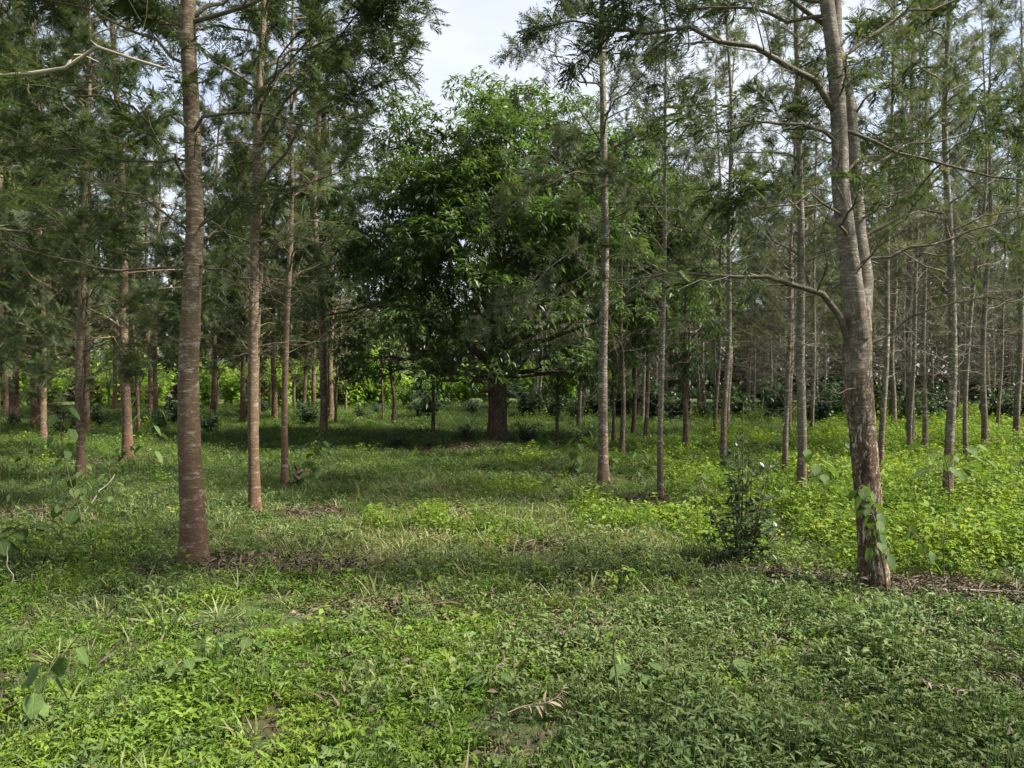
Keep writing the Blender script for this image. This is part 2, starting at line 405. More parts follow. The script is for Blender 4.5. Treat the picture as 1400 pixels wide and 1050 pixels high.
def build_ground():
    xs = graded(-420, 420, -9, 9, 0.16); ys = graded(-420, 420, 1.5, 16, 0.16)
    X, Y = np.meshgrid(xs, ys); Z = height(X, Y)
    rng = np.random.default_rng(3)
    near = np.clip(1 - np.hypot(X, Y - 7) / 22, 0, 1)
    Z = Z + rng.normal(size=Z.shape) * 0.006 * near
    i = np.arange(X.size).reshape(X.shape)
    q = np.stack([i[:-1, :-1], i[:-1, 1:], i[1:, 1:], i[1:, :-1]], -1).reshape(-1, 4)
    g = Geo(); g.add(np.stack([X, Y, Z], -1), quads=q)
    m, n, l = new_mat("soil_with_low_growth")
    tc = n.new("ShaderNodeTexCoord")
    def noise(s, d, r=0.6):
        t = n.new("ShaderNodeTexNoise"); t.inputs["Scale"].default_value = s; t.inputs["Detail"].default_value = d
        t.inputs["Roughness"].default_value = r; l.new(tc.outputs["Object"], t.inputs["Vector"]); return t.outputs["Fac"]
    soil = ramp(n, [(0.3, (0.045, 0.032, 0.022)), (0.55, (0.085, 0.06, 0.042)), (0.75, (0.15, 0.115, 0.08))]); l.new(noise(18, 8, 0.7), soil.inputs["Fac"])
    grn = ramp(n, [(0.3, (0.035, 0.06, 0.018)), (0.6, (0.075, 0.12, 0.035)), (0.8, (0.13, 0.15, 0.06))]); l.new(noise(30, 8, 0.75), grn.inputs["Fac"])
    f = ramp(n, [(0.38, (0, 0, 0)), (0.56, (1, 1, 1))]); l.new(noise(1.3, 6, 0.65), f.inputs["Fac"])
    mx = n.new("ShaderNodeMix"); mx.data_type = 'RGBA'
    l.new(f.outputs["Color"], mx.inputs["Factor"]); l.new(soil.outputs["Color"], mx.inputs["A"]); l.new(grn.outputs["Color"], mx.inputs["B"])
    p = n.new("ShaderNodeBsdfPrincipled"); p.inputs["Roughness"].default_value = 0.95; p.inputs["Specular IOR Level"].default_value = 0.1
    l.new(mx.outputs["Result"], p.inputs["Base Color"])
    bp = n.new("ShaderNodeBump"); bp.inputs["Strength"].default_value = 0.8; bp.inputs["Distance"].default_value = 0.03
    l.new(noise(40, 8, 0.75), bp.inputs["Height"]); l.new(bp.outputs[0], p.inputs["Normal"])
    o = n.new("ShaderNodeOutputMaterial"); l.new(p.outputs[0], o.inputs["Surface"])
    ob = link("ground", g.mesh("ground", m)); ob["kind"] = "structure"
build_ground()

# ------------------------------------------------------------------ silky-oak trees
def trunk_geo(path, r_of, sides, rng, flare=0.4, k=44, rough=0.03, base_r=None):
    """one stem as a tapered, slightly lumpy tube"""
    P = spline(path, k)
    s = np.linspace(0, 1, k)
    z = P[:, 2] - P[0, 2]
    rad = np.array([r_of(t) for t in s]) * (1 + flare * np.exp(-np.maximum(z - 0.12, 0) / 0.22))
    rad = rad * (1 + rough * .7 * np.convolve(rng.normal(size=k + 4), [.25, .5, .25], 'same')[2:-2])
    g = Geo()
    T = nrm(np.gradient(P, axis=0))
    U = nrm(np.cross(T, np.array([1.0, 0, 0]) + 0 * T)); V = np.cross(T, U)
    a = np.arange(sides) / sides * 2 * np.pi
    ph = rng.uniform(0, 6.28)
    kn = np.zeros((k, sides))
    for _ in range(int(4 + z[-1] * 1.2)):      # knots and old branch scars
        zc, ac, w = rng.uniform(.2, max(z[-1], .5)), rng.uniform(0, 6.28), rng.uniform(.03, .06)
        da = (a[None] - ac + np.pi) % (2 * np.pi) - np.pi
        kn += rng.uniform(.06, .16) * np.exp(-((z[:, None] - zc) / w) ** 2 - (da / .45) ** 2)
    kn += flare * .5 * np.exp(-np.maximum(z[:, None] - .1, 0) / .14) * (np.maximum(0, np.sin(2.5 * a[None] + ph)) ** 2 - .3)
    lump = 1 + kn + 0.06 * np.sin(3 * a[None] + rng.uniform(0, 6) + z[:, None] * 0.8) * (0.4 + 1.6 * np.exp(-z[:, None] / 0.3)) + rough * 0.5 * rng.normal(size=(k, sides))
    vv = P[:, None] + (rad[:, None] * lump)[..., None] * (np.cos(a)[None, :, None] * U[:, None] + np.sin(a)[None, :, None] * V[:, None])
    i = np.arange(k * sides).reshape(k, sides); nx = np.roll(i, -1, 1)
    g.add(vv, quads=np.stack([i[:-1], nx[:-1], nx[1:], i[1:]], -1).reshape(-1, 4))
    return g, P, rad

def rand_primaries(rng, P, n, z0, z1, Lmax, upang=(5, 38), top_taper=0.25, curl=0.25):
    """main side branches leaving the stem between two heights"""
    out = []
    zz = P[:, 2]; order = np.argsort(zz)
    az = rng.uniform(0, 6.28)
    for j in range(n):
        f = (j + rng.uniform(0, 0.9)) / n
        z = z0 + (z1 - z0) * f
        p0 = np.array([np.interp(z, zz[order], P[order, 0]), np.interp(z, zz[order], P[order, 1]), z])
        az += 2.4 + rng.normal() * 0.5
        L = Lmax * (1 - (1 - top_taper) * f ** 1.4) * rng.uniform(0.65, 1.12)
        el = R(rng.uniform(*upang) + 22 * f)
        d = np.array([math.cos(az) * math.cos(el), math.sin(az) * math.cos(el), math.sin(el)])
        side = np.array([-math.sin(az), math.cos(az), 0]) * rng.normal() * curl * 0.5
        pts = [p0, p0 + d * L * 0.33 + side * L * 0.15 + rng.normal(size=3) * 0.04 * L,
               p0 + d * L * 0.68 + side * L * 0.5 + np.array([0, 0, -0.06 * L]) + rng.normal(size=3) * 0.05 * L,
               p0 + d * L + side * L + np.array([0, 0, rng.uniform(-0.12, 0.18) * L])]
        out.append((pts, 0.006 + 0.0075 * L, 1.0))
    return out

def grow(rng, prim, tpl, twigs=7, fronds=9, fsize=0.21, k=8, sides=5, leaf_from=0.35, wood=None, sep=False, tw_len=0.34, droop=0.25):
    """twigs and fronds for a list of main branches; returns (list of branch geos, crown geo)"""
    crown = Geo(); geos = []
    fp, fd, ft = [], [], []
    for pts, r0, leafy in prim:
        g = wood if (wood is not None and not sep) else Geo()
        P = spline(pts, k)
        L = np.linalg.norm(np.diff(P, axis=0), axis=1).sum()
        P[1:-1] += rng.normal(size=(k - 2, 3)) * 0.016 * min(L, 1.6)
        tubes(g, P, r0 * np.linspace(1, 0.22, k) ** 1.1, sides)
        T = nrm(np.gradient(P, axis=0))
        nt = max(2, int(round(twigs * (0.5 + 0.5 * min(L / 1.6, 1.6)))))
        t = np.sort(rng.uniform(0.18 if leafy >= 0.3 else 0.1, 0.98, nt))
        ii = t * (k - 1); i0 = ii.astype(int); fr = (ii - i0)[:, None]
        S = P[i0] * (1 - fr) + P[np.minimum(i0 + 1, k - 1)] * fr
        TT = T[i0]
        lat = nrm(np.cross(TT, np.array([0, 0, 1.0]) + rng.normal(size=(nt, 3)) * 0.45)) * np.where(np.arange(nt) % 2, 1, -1)[:, None]
        D = nrm(TT * rng.uniform(0.5, 1.1, (nt, 1)) + lat * rng.uniform(0.5, 1.0, (nt, 1)) + np.array([0, 0, 0.2]) + rng.normal(size=(nt, 3)) * 0.2)
        tl = (tw_len * L * (1.05 - 0.55 * t) * rng.uniform(0.6, 1.3, nt))[:, None]
        tl = np.clip(tl, 0.12, 0.9)
        Q = np.stack([S, S + D * tl * 0.4 + rng.normal(size=S.shape) * 0.03 * tl, S + D * tl * 0.75 + np.array([0, 0, 0.03]) * tl + rng.normal(size=S.shape) * 0.06 * tl,
                      S + D * tl + rng.normal(size=S.shape) * 0.1 * tl], 1)
        rt = np.clip(r0 * 0.30 * (1 - 0.5 * t), 0.0022, 0.012)[:, None] * np.array([1, 0.8, 0.6, 0.35])
        tubes(g, Q, rt, 3)
        geos.append(g)
        if leafy <= 0: continue
        ends = [(Q[j], t[j]) for j in range(nt)] + [(P[-4:], 1.0)]
        for q, tt in ends:
            if tt < leaf_from: continue
            nf = rng.poisson(fronds * leafy * rng.choice([0.15, 0.6, 1.1, 2.2]))
            if nf == 0: continue
            u = 1 - rng.random(nf) ** 1.7 * 0.8
            v = u * 3; a = np.minimum(v.astype(int), 2); b = (v - a)[:, None]
            fp.append(q[a] * (1 - b) + q[a + 1] * b)
            dd = nrm(q[-1] - q[0])
            fd.append(nrm(dd * 0.75 + rng.normal(size=(nf, 3)) * 0.62 - np.array([0, 0, droop]) * rng.random((nf, 1))))
            ft.append(np.clip(rng.normal(0.42, 0.14) + rng.normal(size=nf) * 0.13 + (rng.random(nf) < 0.025) * 0.5, 0, 1))
    if fp:
        fp = np.concatenate(fp); fd = np.concatenate(fd); ft = np.concatenate(ft)
        M = frames(fd, rng, 1.1); sc = rng.uniform(0.5, 1.2, len(fp)) * fsize
        for q, tp in enumerate(tpl):
            w = np.arange(len(fp)) % len(tpl) == q
            stamp(crown, tp, fp[w], M[w], sc[w], ft[w])
    return geos, crown

def oak_variant(seed, H, r0, zb, n, Lmax, fronds, tpl, fsize, dead=8, mat=None, lmat=None, lean=0.12, twigs=6, deadL=0.9, sides=12):
    """a whole tree: stem with its fine wood, and the crown"""
    rng = np.random.default_rng(seed)
    zs = np.array([-0.15, 0.9, 2.2, 4, 6.2, 8.8, H]); zs = zs[zs <= H + 1e-6]
    off = np.cumsum(rng.normal(size=(len(zs), 2)) * lean * 0.5 * np.clip(zs[:, None] / 4, .1, 1), axis=0); off -= off[0]
    path = np.column_stack([off, zs])
    g, P, rad = trunk_geo(path, lambda t: r0 * ((1 - t) ** 0.75 * 0.93 + 0.07), sides, rng, k=40)
    pr = rand_primaries(rng, P, n, zb, H * 0.985, Lmax)
    dd = [(p, r * rng.uniform(.3, .6), 0.0) for p, r, _ in rand_primaries(rng, P, dead, zb * 0.45, zb * 1.25, deadL, upang=(-15, 45), top_taper=1.0, curl=0.9)]
    _, crown = grow(rng, pr + dd, tpl, twigs=twigs, fronds=fronds, fsize=fsize, wood=g)
    return g.mesh("silky_oak_trunk", mat or M_BARK), crown.mesh("silky_oak_crown", lmat or M_FROND)

PROTO = {}
def proto(key, label, *a, **k):
    tm, cm = oak_variant(*a, **k)
    PROTO[key] = (tm, cm)

for i in range(4):   # dense crowns of the shady stand
    proto("dense%d" % i, "", 100 + i, 12.5 + 0.8 * i, 0.105, 1.85 + 0.25 * (i % 3), 66, 2.3, 19, FROND1, 0.27, dead=22, twigs=8)
for i in range(4):   # open, thin crowns of the lighter stand
    proto("open%d" % i, "", 200 + i, 10.5 + 0.6 * i, 0.075, 3.0 + 0.3 * i, 42, 1.8, 7.5, FROND1, 0.24, dead=38, mat=M_BARK_GREY, lmat=M_FROND_PALE, twigs=8, deadL=1.3)
for i in range(3):   # slender young stems
    proto("slim%d" % i, "", 300 + i, 9.0 + 0.7 * i, 0.052, 2.8 + 0.4 * i, 34, 1.4, 7.5, FROND1, 0.24, dead=24, mat=M_BARK_GREY if i else M_BARK, lmat=M_FROND_PALE, lean=0.16, twigs=6)
for i in range(3):   # far copies, coarser
    proto("far%d" % i, "", 400 + i, 9.6 + 0.8 * i, 0.075, 3.0 + 0.3 * i, 38, 1.9, 6.5, FROND2, 0.36, dead=46, deadL=1.5, mat=M_BARK_GREY, lmat=M_FROND_PALE, twigs=6, sides=8)

def put_oak(key, x, y, s, rz, label, group=None, tilt=(0, 0), name="silky_oak_tree"):
    tm, cm = PROTO[key]
    o = thing(name, label, "tree", (x, y, float(height(x, y))), rz, s, group)
    o.rotation_euler = (tilt[0], tilt[1], rz)
    link("trunk", tm, o); link("crown", cm, o)
    return o

def hero_oak(label, loc, path, r_of, stems, explicit, rnd, tpl, mat, lmat, seed, twigs=8, fronds=9, fsize=0.2, sides=32, k=150, flare=0.5):
    """a near tree whose main branches are parts of their own; coordinates are local to the foot"""
    rng = np.random.default_rng(seed)
    o = thing("silky_oak_tree", label, "tree", loc)
    g, P, rad = trunk_geo(path, r_of, sides, rng, k=k, flare=flare)
    trunk = link("trunk", g.mesh("trunk", mat), o)
    Ps = [P]
    for sp, rf in stems:
        sg, SP, _ = trunk_geo(sp, rf, sides - 6, rng, flare=0.0, k=k)
        link("stem", sg.mesh("stem", mat), o); Ps.append(SP)
    prim = [(np.array(p), r, lf) for p, r, lf in explicit]
    for si, n, z0, z1, L, leafy in rnd:
        prim += [(p, r if leafy else r * .45, leafy) for p, r, _ in rand_primaries(rng, Ps[si], n, z0, z1, L)]
    geos, crown = grow(rng, prim, tpl, twigs=twigs, fronds=fronds, fsize=fsize, sep=True, k=10, sides=6)
    for bg in geos: link("branch", bg.mesh("branch", M_BRANCH), trunk)
    link("crown", crown.mesh("crown", lmat), o)
    return o

def lin(a, b, c=None):
    return (lambda t: a + (b - a) * t) if c is None else (lambda t: np.interp(t, [0, .5, 1], [a, b, c]))

def at(x, y): return (x, y, float(height(x, y)))

# the straight, thick stem with the scuffed foot
hero_oak("thick straight brown tree trunk with pale rings, rising beside a patch of dead leaves", at(-2.63, 6.38),
    [(0.02, 0, -0.15), (0.0, 0, 0.35), (-0.03, 0, 1.0), (-0.035, 0, 1.6), (-0.01, 0, 2.2), (0.01, 0.02, 2.9), (-0.02, 0.03, 3.8), (-0.03, 0, 4.7), (0.05, 0, 7.5), (0.0, 0.1, 12.0)],
    lambda t: np.interp(t, [0, .1, .25, .4, 1], [.100, .088, .068, .058, .012]), [],
    [([(0, 0, 3.58), (-.38, -.15, 3.70), (-.9, -.35, 3.78), (-1.45, -.5, 3.86)], .014, .8),
     ([(0, 0, 3.55), (.30, -.05, 3.74), (.66, -.1, 3.66), (1.1, -.15, 3.59), (1.5, -.2, 3.57)], .015, .35),
     ([(0, 0, 4.5), (.33, .1, 4.78), (.8, .2, 5.1), (1.2, .25, 5.3)], .02, .9),
     ([(0, 0, 3.32), (-.4, .2, 3.40), (-1.1, .3, 3.5), (-1.7, .35, 3.55)], .013, .5),
     ([(0, 0, 2.46), (-.55, -.1, 2.44), (-1.05, -.2, 2.52), (-1.5, -.3, 2.68)], .013, .12),
     ([(0, 0, 2.50), (.4, -.1, 2.38), (.85, -.2, 2.26), (1.25, -.2, 2.30)], .012, .1),
     ([(0, 0, 2.9), (-.18, .1, 3.0), (-.28, .1, 2.75), (-.12, .1, 2.5)], .007, 0),
     ([(0, 0, 4.1), (-.5, .1, 4.45), (-1.1, .2, 4.7), (-1.8, .2, 4.8)], .016, .9),
     ([(0, 0, 2.95), (.35, .3, 2.72), (.75, .5, 2.9)], .007, 0)],
    [(0, 9, 2.4, 4.0, 1.3, 0.25), (0, 10, 2.1, 4.6, 1.1, 0.0), (0, 26, 4.2, 11.8, 2.2, 1.0)], FROND0, M_BARK, M_FROND, 11, twigs=12, fronds=19)

# the slimmer stem behind it whose leafy branches reach across the sky gap
hero_oak("slim brown tree with leafy branches arching over the gap of open sky", at(-3.03, 9.1),
    [(0, 0, -0.15), (-.02, 0, 1.3), (0, 0, 2.6), (.03, 0, 3.9), (.07, 0, 5.0), (.13, 0, 6.0), (.15, .1, 8), (.1, .2, 11.0)],
    lambda t: np.interp(t, [0, .2, .5, 1], [.064, .056, .037, .01]), [],
    [([(.04, 0, 4.25), (.6, -.2, 4.93), (1.1, -.4, 5.40), (1.68, -.6, 5.86), (2.0, -.7, 6.1)], .02, 1.1),
     ([(.06, 0, 4.9), (.7, -.1, 5.5), (1.3, -.2, 5.75), (1.75, -.2, 5.9)], .018, 1.1),
     ([(.04, 0, 3.8), (.6, -.2, 4.4), (1.15, -.3, 4.75), (1.65, -.35, 4.95), (1.9, -.4, 5.3)], .018, 1.0),
     ([(.0, 0, 3.3), (.55, .1, 3.9), (1.1, .2, 4.05), (1.6, .2, 4.2)], .015, .5),
     ([(0, 0, 2.9), (.4, -.1, 3.2), (.9, -.3, 3.1), (1.2, -.3, 3.3)], .011, .2),
     ([(0, 0, 2.3), (.5, -.1, 2.55), (1.0, -.1, 2.75)], .008, 0),
     ([(0, 0, 2.0), (-.4, .1, 2.3), (-.9, .1, 2.35)], .008, 0)],
    [(0, 7, 2.2, 4.0, 1.2, 0.25), (0, 12, 1.8, 4.4, 1.1, 0.0), (0, 26, 4.4, 10.8, 1.9, 1.0)], FROND0, M_BARK, M_FROND, 12, sides=20, fsize=0.23, twigs=12, fronds=19)

# the leaning rough tree that forks into two grey stems
hero_oak("leaning rough brown tree forking into two pale grey stems, with leaves climbing its foot", at(2.74, 5.83),
    [(0.005, 0, -0.15), (0, 0, 0.05), (-.04, 0, .58), (-.09, 0, 1.13), (-.14, 0, 1.68), (-.13, .01, 2.0), (-.11, .03, 2.28)],
    lambda t: np.interp(t, [0, .25, .5, .8, 1], [.092, .092, .096, .104, .080]),
    [([(-.14, -.02, 1.9), (-.17, -.02, 2.2), (-.19, -.02, 2.36), (-.22, -.01, 2.62), (-.27, 0, 3.06), (-.275, 0, 3.34), (-.31, 0, 3.89), (-.38, 0, 4.44), (-.7, .1, 7.0), (-.9, .2, 10.5)],
      lambda t: np.interp(t, [0, .08, .2, 1], [.085, .068, .056, .01])),
     ([(-.11, .06, 1.85), (-.065, .09, 2.2), (-.05, .11, 2.4), (-.09, .13, 2.79), (-.115, .14, 3.34), (-.17, .16, 3.89), (-.23, .2, 4.44), (-.1, .4, 7.0), (.1, .6, 9.8)],
      lambda t: np.interp(t, [0, .08, .2, 1], [.075, .066, .052, .01]))],
    [([(-.19, 0, 1.84), (-.31, -.05, 2.07), (-.48, -.1, 2.23), (-.75, -.18, 2.33), (-1.09, -.22, 2.37), (-1.47, -.25, 2.37), (-1.75, -.3, 2.34), (-2.05, -.3, 2.30)], .028, .30),
     ([(-.30, 0, 3.58), (-.54, -.05, 3.82), (-.75, -.1, 3.94), (-1.09, -.15, 4.04), (-1.53, -.2, 4.08), (-1.91, -.25, 4.12), (-2.30, -.3, 4.16), (-2.55, -.3, 4.10)], .026, 1.15),
     ([(-.03, .1, 2.52), (.24, .1, 2.59), (.57, .05, 2.66), (1.01, 0, 2.81), (1.4, -.1, 2.9)], .016, .35),
     ([(-.26, 0, 3.48), (.46, -.2, 3.14), (1.12, -.3, 2.95), (1.5, -.3, 2.9)], .014, .35),
     ([(-.09, .1, 2.66), (.24, .15, 2.87), (.51, .2, 3.14), (.76, .2, 3.45), (.95, .2, 3.8)], .018, .8),
     ([(-.05, .05, 1.85), (.35, 0, 2.12), (.73, -.05, 2.2), (1.12, -.1, 2.2), (1.5, -.1, 2.25)], .012, .1),
     ([(-.28, 0, 3.36), (-.64, -.1, 3.47), (-1.09, -.2, 3.45), (-1.44, -.25, 3.30), (-1.75, -.3, 3.05)], .014, .8),
     ([(-.22, 0, 2.75), (-.55, -.1, 2.95), (-.9, -.15, 2.85), (-1.3, -.2, 2.95)], .011, .5),
     ([(-.16, 0, 1.75), (-.3, -.1, 1.72), (-.42, -.1, 1.80)], .008, 0),
     ([(-.12, -.05, 1.6), (-.4, -.2, 1.48), (-.55, -.2, 1.65), (-.50, -.2, 1.85)], .006, 0),
     ([(-.3, 0, 4.0), (.2, .2, 4.35), (.8, .3, 4.6), (1.4, .3, 4.7)], .018, 1.0),
     ([(-.3, 0, 4.2), (-.9, .2, 4.75), (-1.6, .3, 4.95), (-2.2, .3, 4.9)], .02, 1.1),
     ([(-.1, .1, 3.1), (.4, .4, 3.45), (.9, .5, 3.6), (1.35, .5, 3.9)], .014, .8)],
    [(1, 5, 2.6, 4.2, 1.0, 0.3), (1, 7, 2.3, 4.2, 1.0, 0.0), (2, 7, 2.3, 4.2, 1.1, 0.0), (2, 5, 2.6, 4.2, 1.0, 0.4), (1, 14, 4.3, 10.3, 1.8, 1.0), (2, 14, 4.3, 9.6, 1.8, 1.0)],
    FROND0, M_BARK_ROUGH, M_FROND, 13, sides=30, twigs=12, fronds=13, fsize=.20)

# slender straight tree in front of the big broad-leaved one
hero_oak("slender pale-ringed tree with a reddish foot, standing before the leafy dome tree", at(1.36, 11.5),
    [(0, 0, -0.15), (-.01, 0, 1.76), (.02, 0, 3.4), (0, 0, 5.0), (-.03, 0, 7.2), (0, 0, 10.5)],
    lambda t: np.interp(t, [0, .3, .6, 1], [.072, .062, .045, .01]), [],
    [([(0, 0, 3.1), (.4, -.1, 2.9), (.8, -.2, 2.7), (1.1, -.2, 2.4)], .012, .3),
     ([(0, 0, 3.3), (-.6, -.1, 2.9), (-1.2, -.2, 2.5), (-1.7, -.2, 2.3)], .013, .5),
     ([(0, 0, 4.2), (-.6, 0, 4.7), (-1.1, 0, 5.3), (-1.4, 0, 5.7)], .012, .3),
     ([(0, 0, 5.0), (-.4, 0, 5.6), (-.8, 0, 6.1), (-1.2, 0, 6.3)], .012, .5),
     ([(0, 0, 1.9), (.3, -.1, 2.2), (.7, -.2, 2.3)], .007, 0),
     ([(0, 0, 4.6), (-.6, -.3, 4.5), (-1.2, -.5, 4.1), (-1.7, -.6, 3.6)], .012, .8),
     ([(0, 0, 3.9), (.6, -.2, 4.1), (1.2, -.3, 3.9), (1.7, -.4, 3.5)], .012, 1.0),
     ([(0, 0, 3.6), (-.5, -.4, 3.4), (-1.0, -.6, 3.0), (-1.4, -.7, 2.5)], .010, .8),
     ([(0, 0, 5.4), (.6, 0, 5.8), (1.1, 0, 5.7), (1.6, 0, 5.3)], .012, 1.0)],
    [(0, 9, 2.5, 4.6, 1.2, 0.5), (0, 14, 1.9, 4.6, 1.1, 0.0), (0, 30, 4.4, 10.3, 1.5, .8)], FROND1, M_BARK_GREY, M_FROND_PALE, 14, sides=18, fsize=0.24, twigs=12, fronds=13)

# stems that can be told apart one by one
NEAR = [
 ("dense0", -6.7, 12.0, 0.66, 0.3, "slim pale-ringed tree beside the tall large-leaved weed, before the dark stand", (0, 0)),
 ("dense1", -7.25, 14.6, 0.92, 1.1, "brown tree leaning slightly, with dark litter at its foot, in the dark stand", (0, -0.03)),
 ("slim0", -3.35, 11.4, 1.0, 2.2, "thin mottled tree with a broken brown stub at its foot", (0, 0.01)),
 ("dense2", -4.95, 20.3, 0.98, 0.9, "dark upright tree at the edge of the dark stand, facing the dome tree", (0, 0)),
 ("slim1", 1.95, 10.1, 0.75, 0.4, "very thin dark stem with mulch around its foot, near the red-footed tree", (0, -.01)),
 ("slim2", 3.85, 14.1, 1.05, 4.0, "thin reddish straight stem behind the bushy dark shrub", (0, 0)),
 ("open0", 4.45, 12.6, 0.62, 0.2, "thin grey tree standing between the dark shrub and the ringed tree", (0, 0.02)),
 ("open1", 3.62, 9.7, 0.80, 1.6, "grey-banded straight tree beside the leaning forked tree", (0, -.01)),
 ("slim1", 5.75, 12.1, 0.92, 2.0, "thin brown stem directly behind the leaning forked tree", (0, -0.01)),
 ("open2", 5.5, 9.75, 0.78, 2.9, "grey banded tree rising behind the large-leaved sapling", (0, 0)),
 ("slim2", 8.0, 13.6, 0.80, 5.1, "slim white-ringed stem beyond the large-leaved sapling", (0, 0)),
]
for key, x, y, s, rz, lab, tl in NEAR: put_oak(key, x, y, s, rz, lab, tilt=tl)

rngp = np.random.default_rng(77)
LEFT = [(-13.5, 20.2), (-13.9, 22.5), (-12.2, 22.2), (-11.4, 18.8), (-14.3, 31), (-15.9, 34), (-10.0, 30.5), (-8.9, 25.5), (-8.3, 27.0), (-11.2, 29.0),
        (-9.0, 33.5), (-6.9, 29.0), (-17.0, 26), (-19, 31), (-7.6, 23.0), (-10.8, 14.5), (-12.5, 36), (-17.5, 21.5), (-9.6, 37.5), (-13.0, 17.0), (-15.4, 24.0), (-6.2, 26.5), (-18.5, 36.0), (-21.5, 33.0), (-14.8, 19.0)]
GL = "trees of the dark stand"
for i, (x, y) in enumerate(LEFT):
    put_oak("dense%d" % (i % 4), x, y, rngp.uniform(0.8, 1.05), rngp.uniform(0, 6.28),
            "dark brown trunk in the shady stand before the sunlit bright green shrubs", GL, (rngp.normal() * .015, rngp.normal() * .02))
for x, y in ((-9.9, 20.5), (-5.6, 24.5), (-7.2, 33.5), (-12.6, 26.0), (-4.6, 27.5), (-16.2, 29.0)):
    put_oak("slim0", x, y, rngp.uniform(0.7, 1.0), rngp.uniform(0, 6.28),
            "thin dark stem in the shady stand before the sunlit bright green shrubs", "thin stems of the dark stand", (rngp.normal() * .02, rngp.normal() * .02))

GR = "grey trunks of the open stand"
RIGHT = [(8.35, 15.6), (8.7, 16.9), (9.9, 16.2), (5.25, 20.0), (3.5, 20.2), (7.0, 19.5), (8.2, 21.2), (6.4, 23.0), (2.1, 24.3), (10.5, 20.5), (12.4, 19.0),
         (11.6, 23.5), (13.8, 22.0), (4.4, 26.0), (9.3, 25.8), (1.0, 28.0), (15.5, 25.5), (13.0, 26.5), (7.6, 14.8), (11.3, 15.4), (12.9, 16.3), (-0.2, 26.5)]
for i, (x, y) in enumerate(RIGHT):
    put_oak("open%d" % (i % 4) if i % 3 else "slim%d" % (1 + i % 2), x, y, rngp.uniform(0.75, 1.1), rngp.uniform(0, 6.28),
            "slim grey trunk rising from lush green herbs before the dark hedge", GR, (rngp.normal() * .02, rngp.normal() * .025))
GB = "trunks behind the dark hedge"
k = 0
for row in range(5):
    for c in range(15):
        x = -1.5 + c * 2.15 + rngp.normal() * 0.55 + row * 0.6; y = 29.5 + row * 4.2 + rngp.normal() * 0.9
        if x > 1.0 * y * 0.8 or x < 0.02 * y: continue
        put_oak("far%d" % (k % 3), x, y, rngp.uniform(0.8, 1.1), rngp.uniform(0, 6.28),
                "far slim grey trunk standing in rows behind the dark hedge", GB, (rngp.normal() * .02, rngp.normal() * .02)); k += 1

# neighbours that reach into the picture from its sides
side = put_oak("dense3", -5.6, 4.9, 1.0, 0.0, "tree whose bare pale crooked branch reaches out above the weeds")
def pale_branch(parent, pts, r, seed):
    rng = np.random.default_rng(seed); g = Geo()
    P = spline(pts, 16); P[1:-1] += rng.normal(size=(14, 3)) * .012
    tubes(g, P, np.linspace(r, r * .3, 16), 7)
    for q in range(4):
        i = rng.integers(6, 15); d = nrm(nrm(P[i] - P[i - 1]) + rng.normal(size=3) * .45)
        e = P[i] + d * rng.uniform(.12, .3)
        tubes(g, spline([P[i], (P[i] + e) / 2 + rng.normal(size=3) * .05, e], 6), np.linspace(r * .35, r * .12, 6), 4)
    o = link("branch", g.mesh("branch", M_TWIG), parent); o["label"] = "bare pale grey crooked branch"
pale_branch([c for c in side.children if c.name.startswith("trunk")][0], [(0.0, 0, 3.1), (.9, .0, 3.38), (1.9, .05, 3.46), (2.4, .05, 3.50), (2.72, .1, 3.56), (3.02, .1, 3.72), (3.15, .1, 3.62), (3.35, .15, 3.58)], .028, 5)
put_oak("open2", 8.4, 2.4, 0.85, 2.4, "tree whose dark fronds hang beside the leaning forked tree")

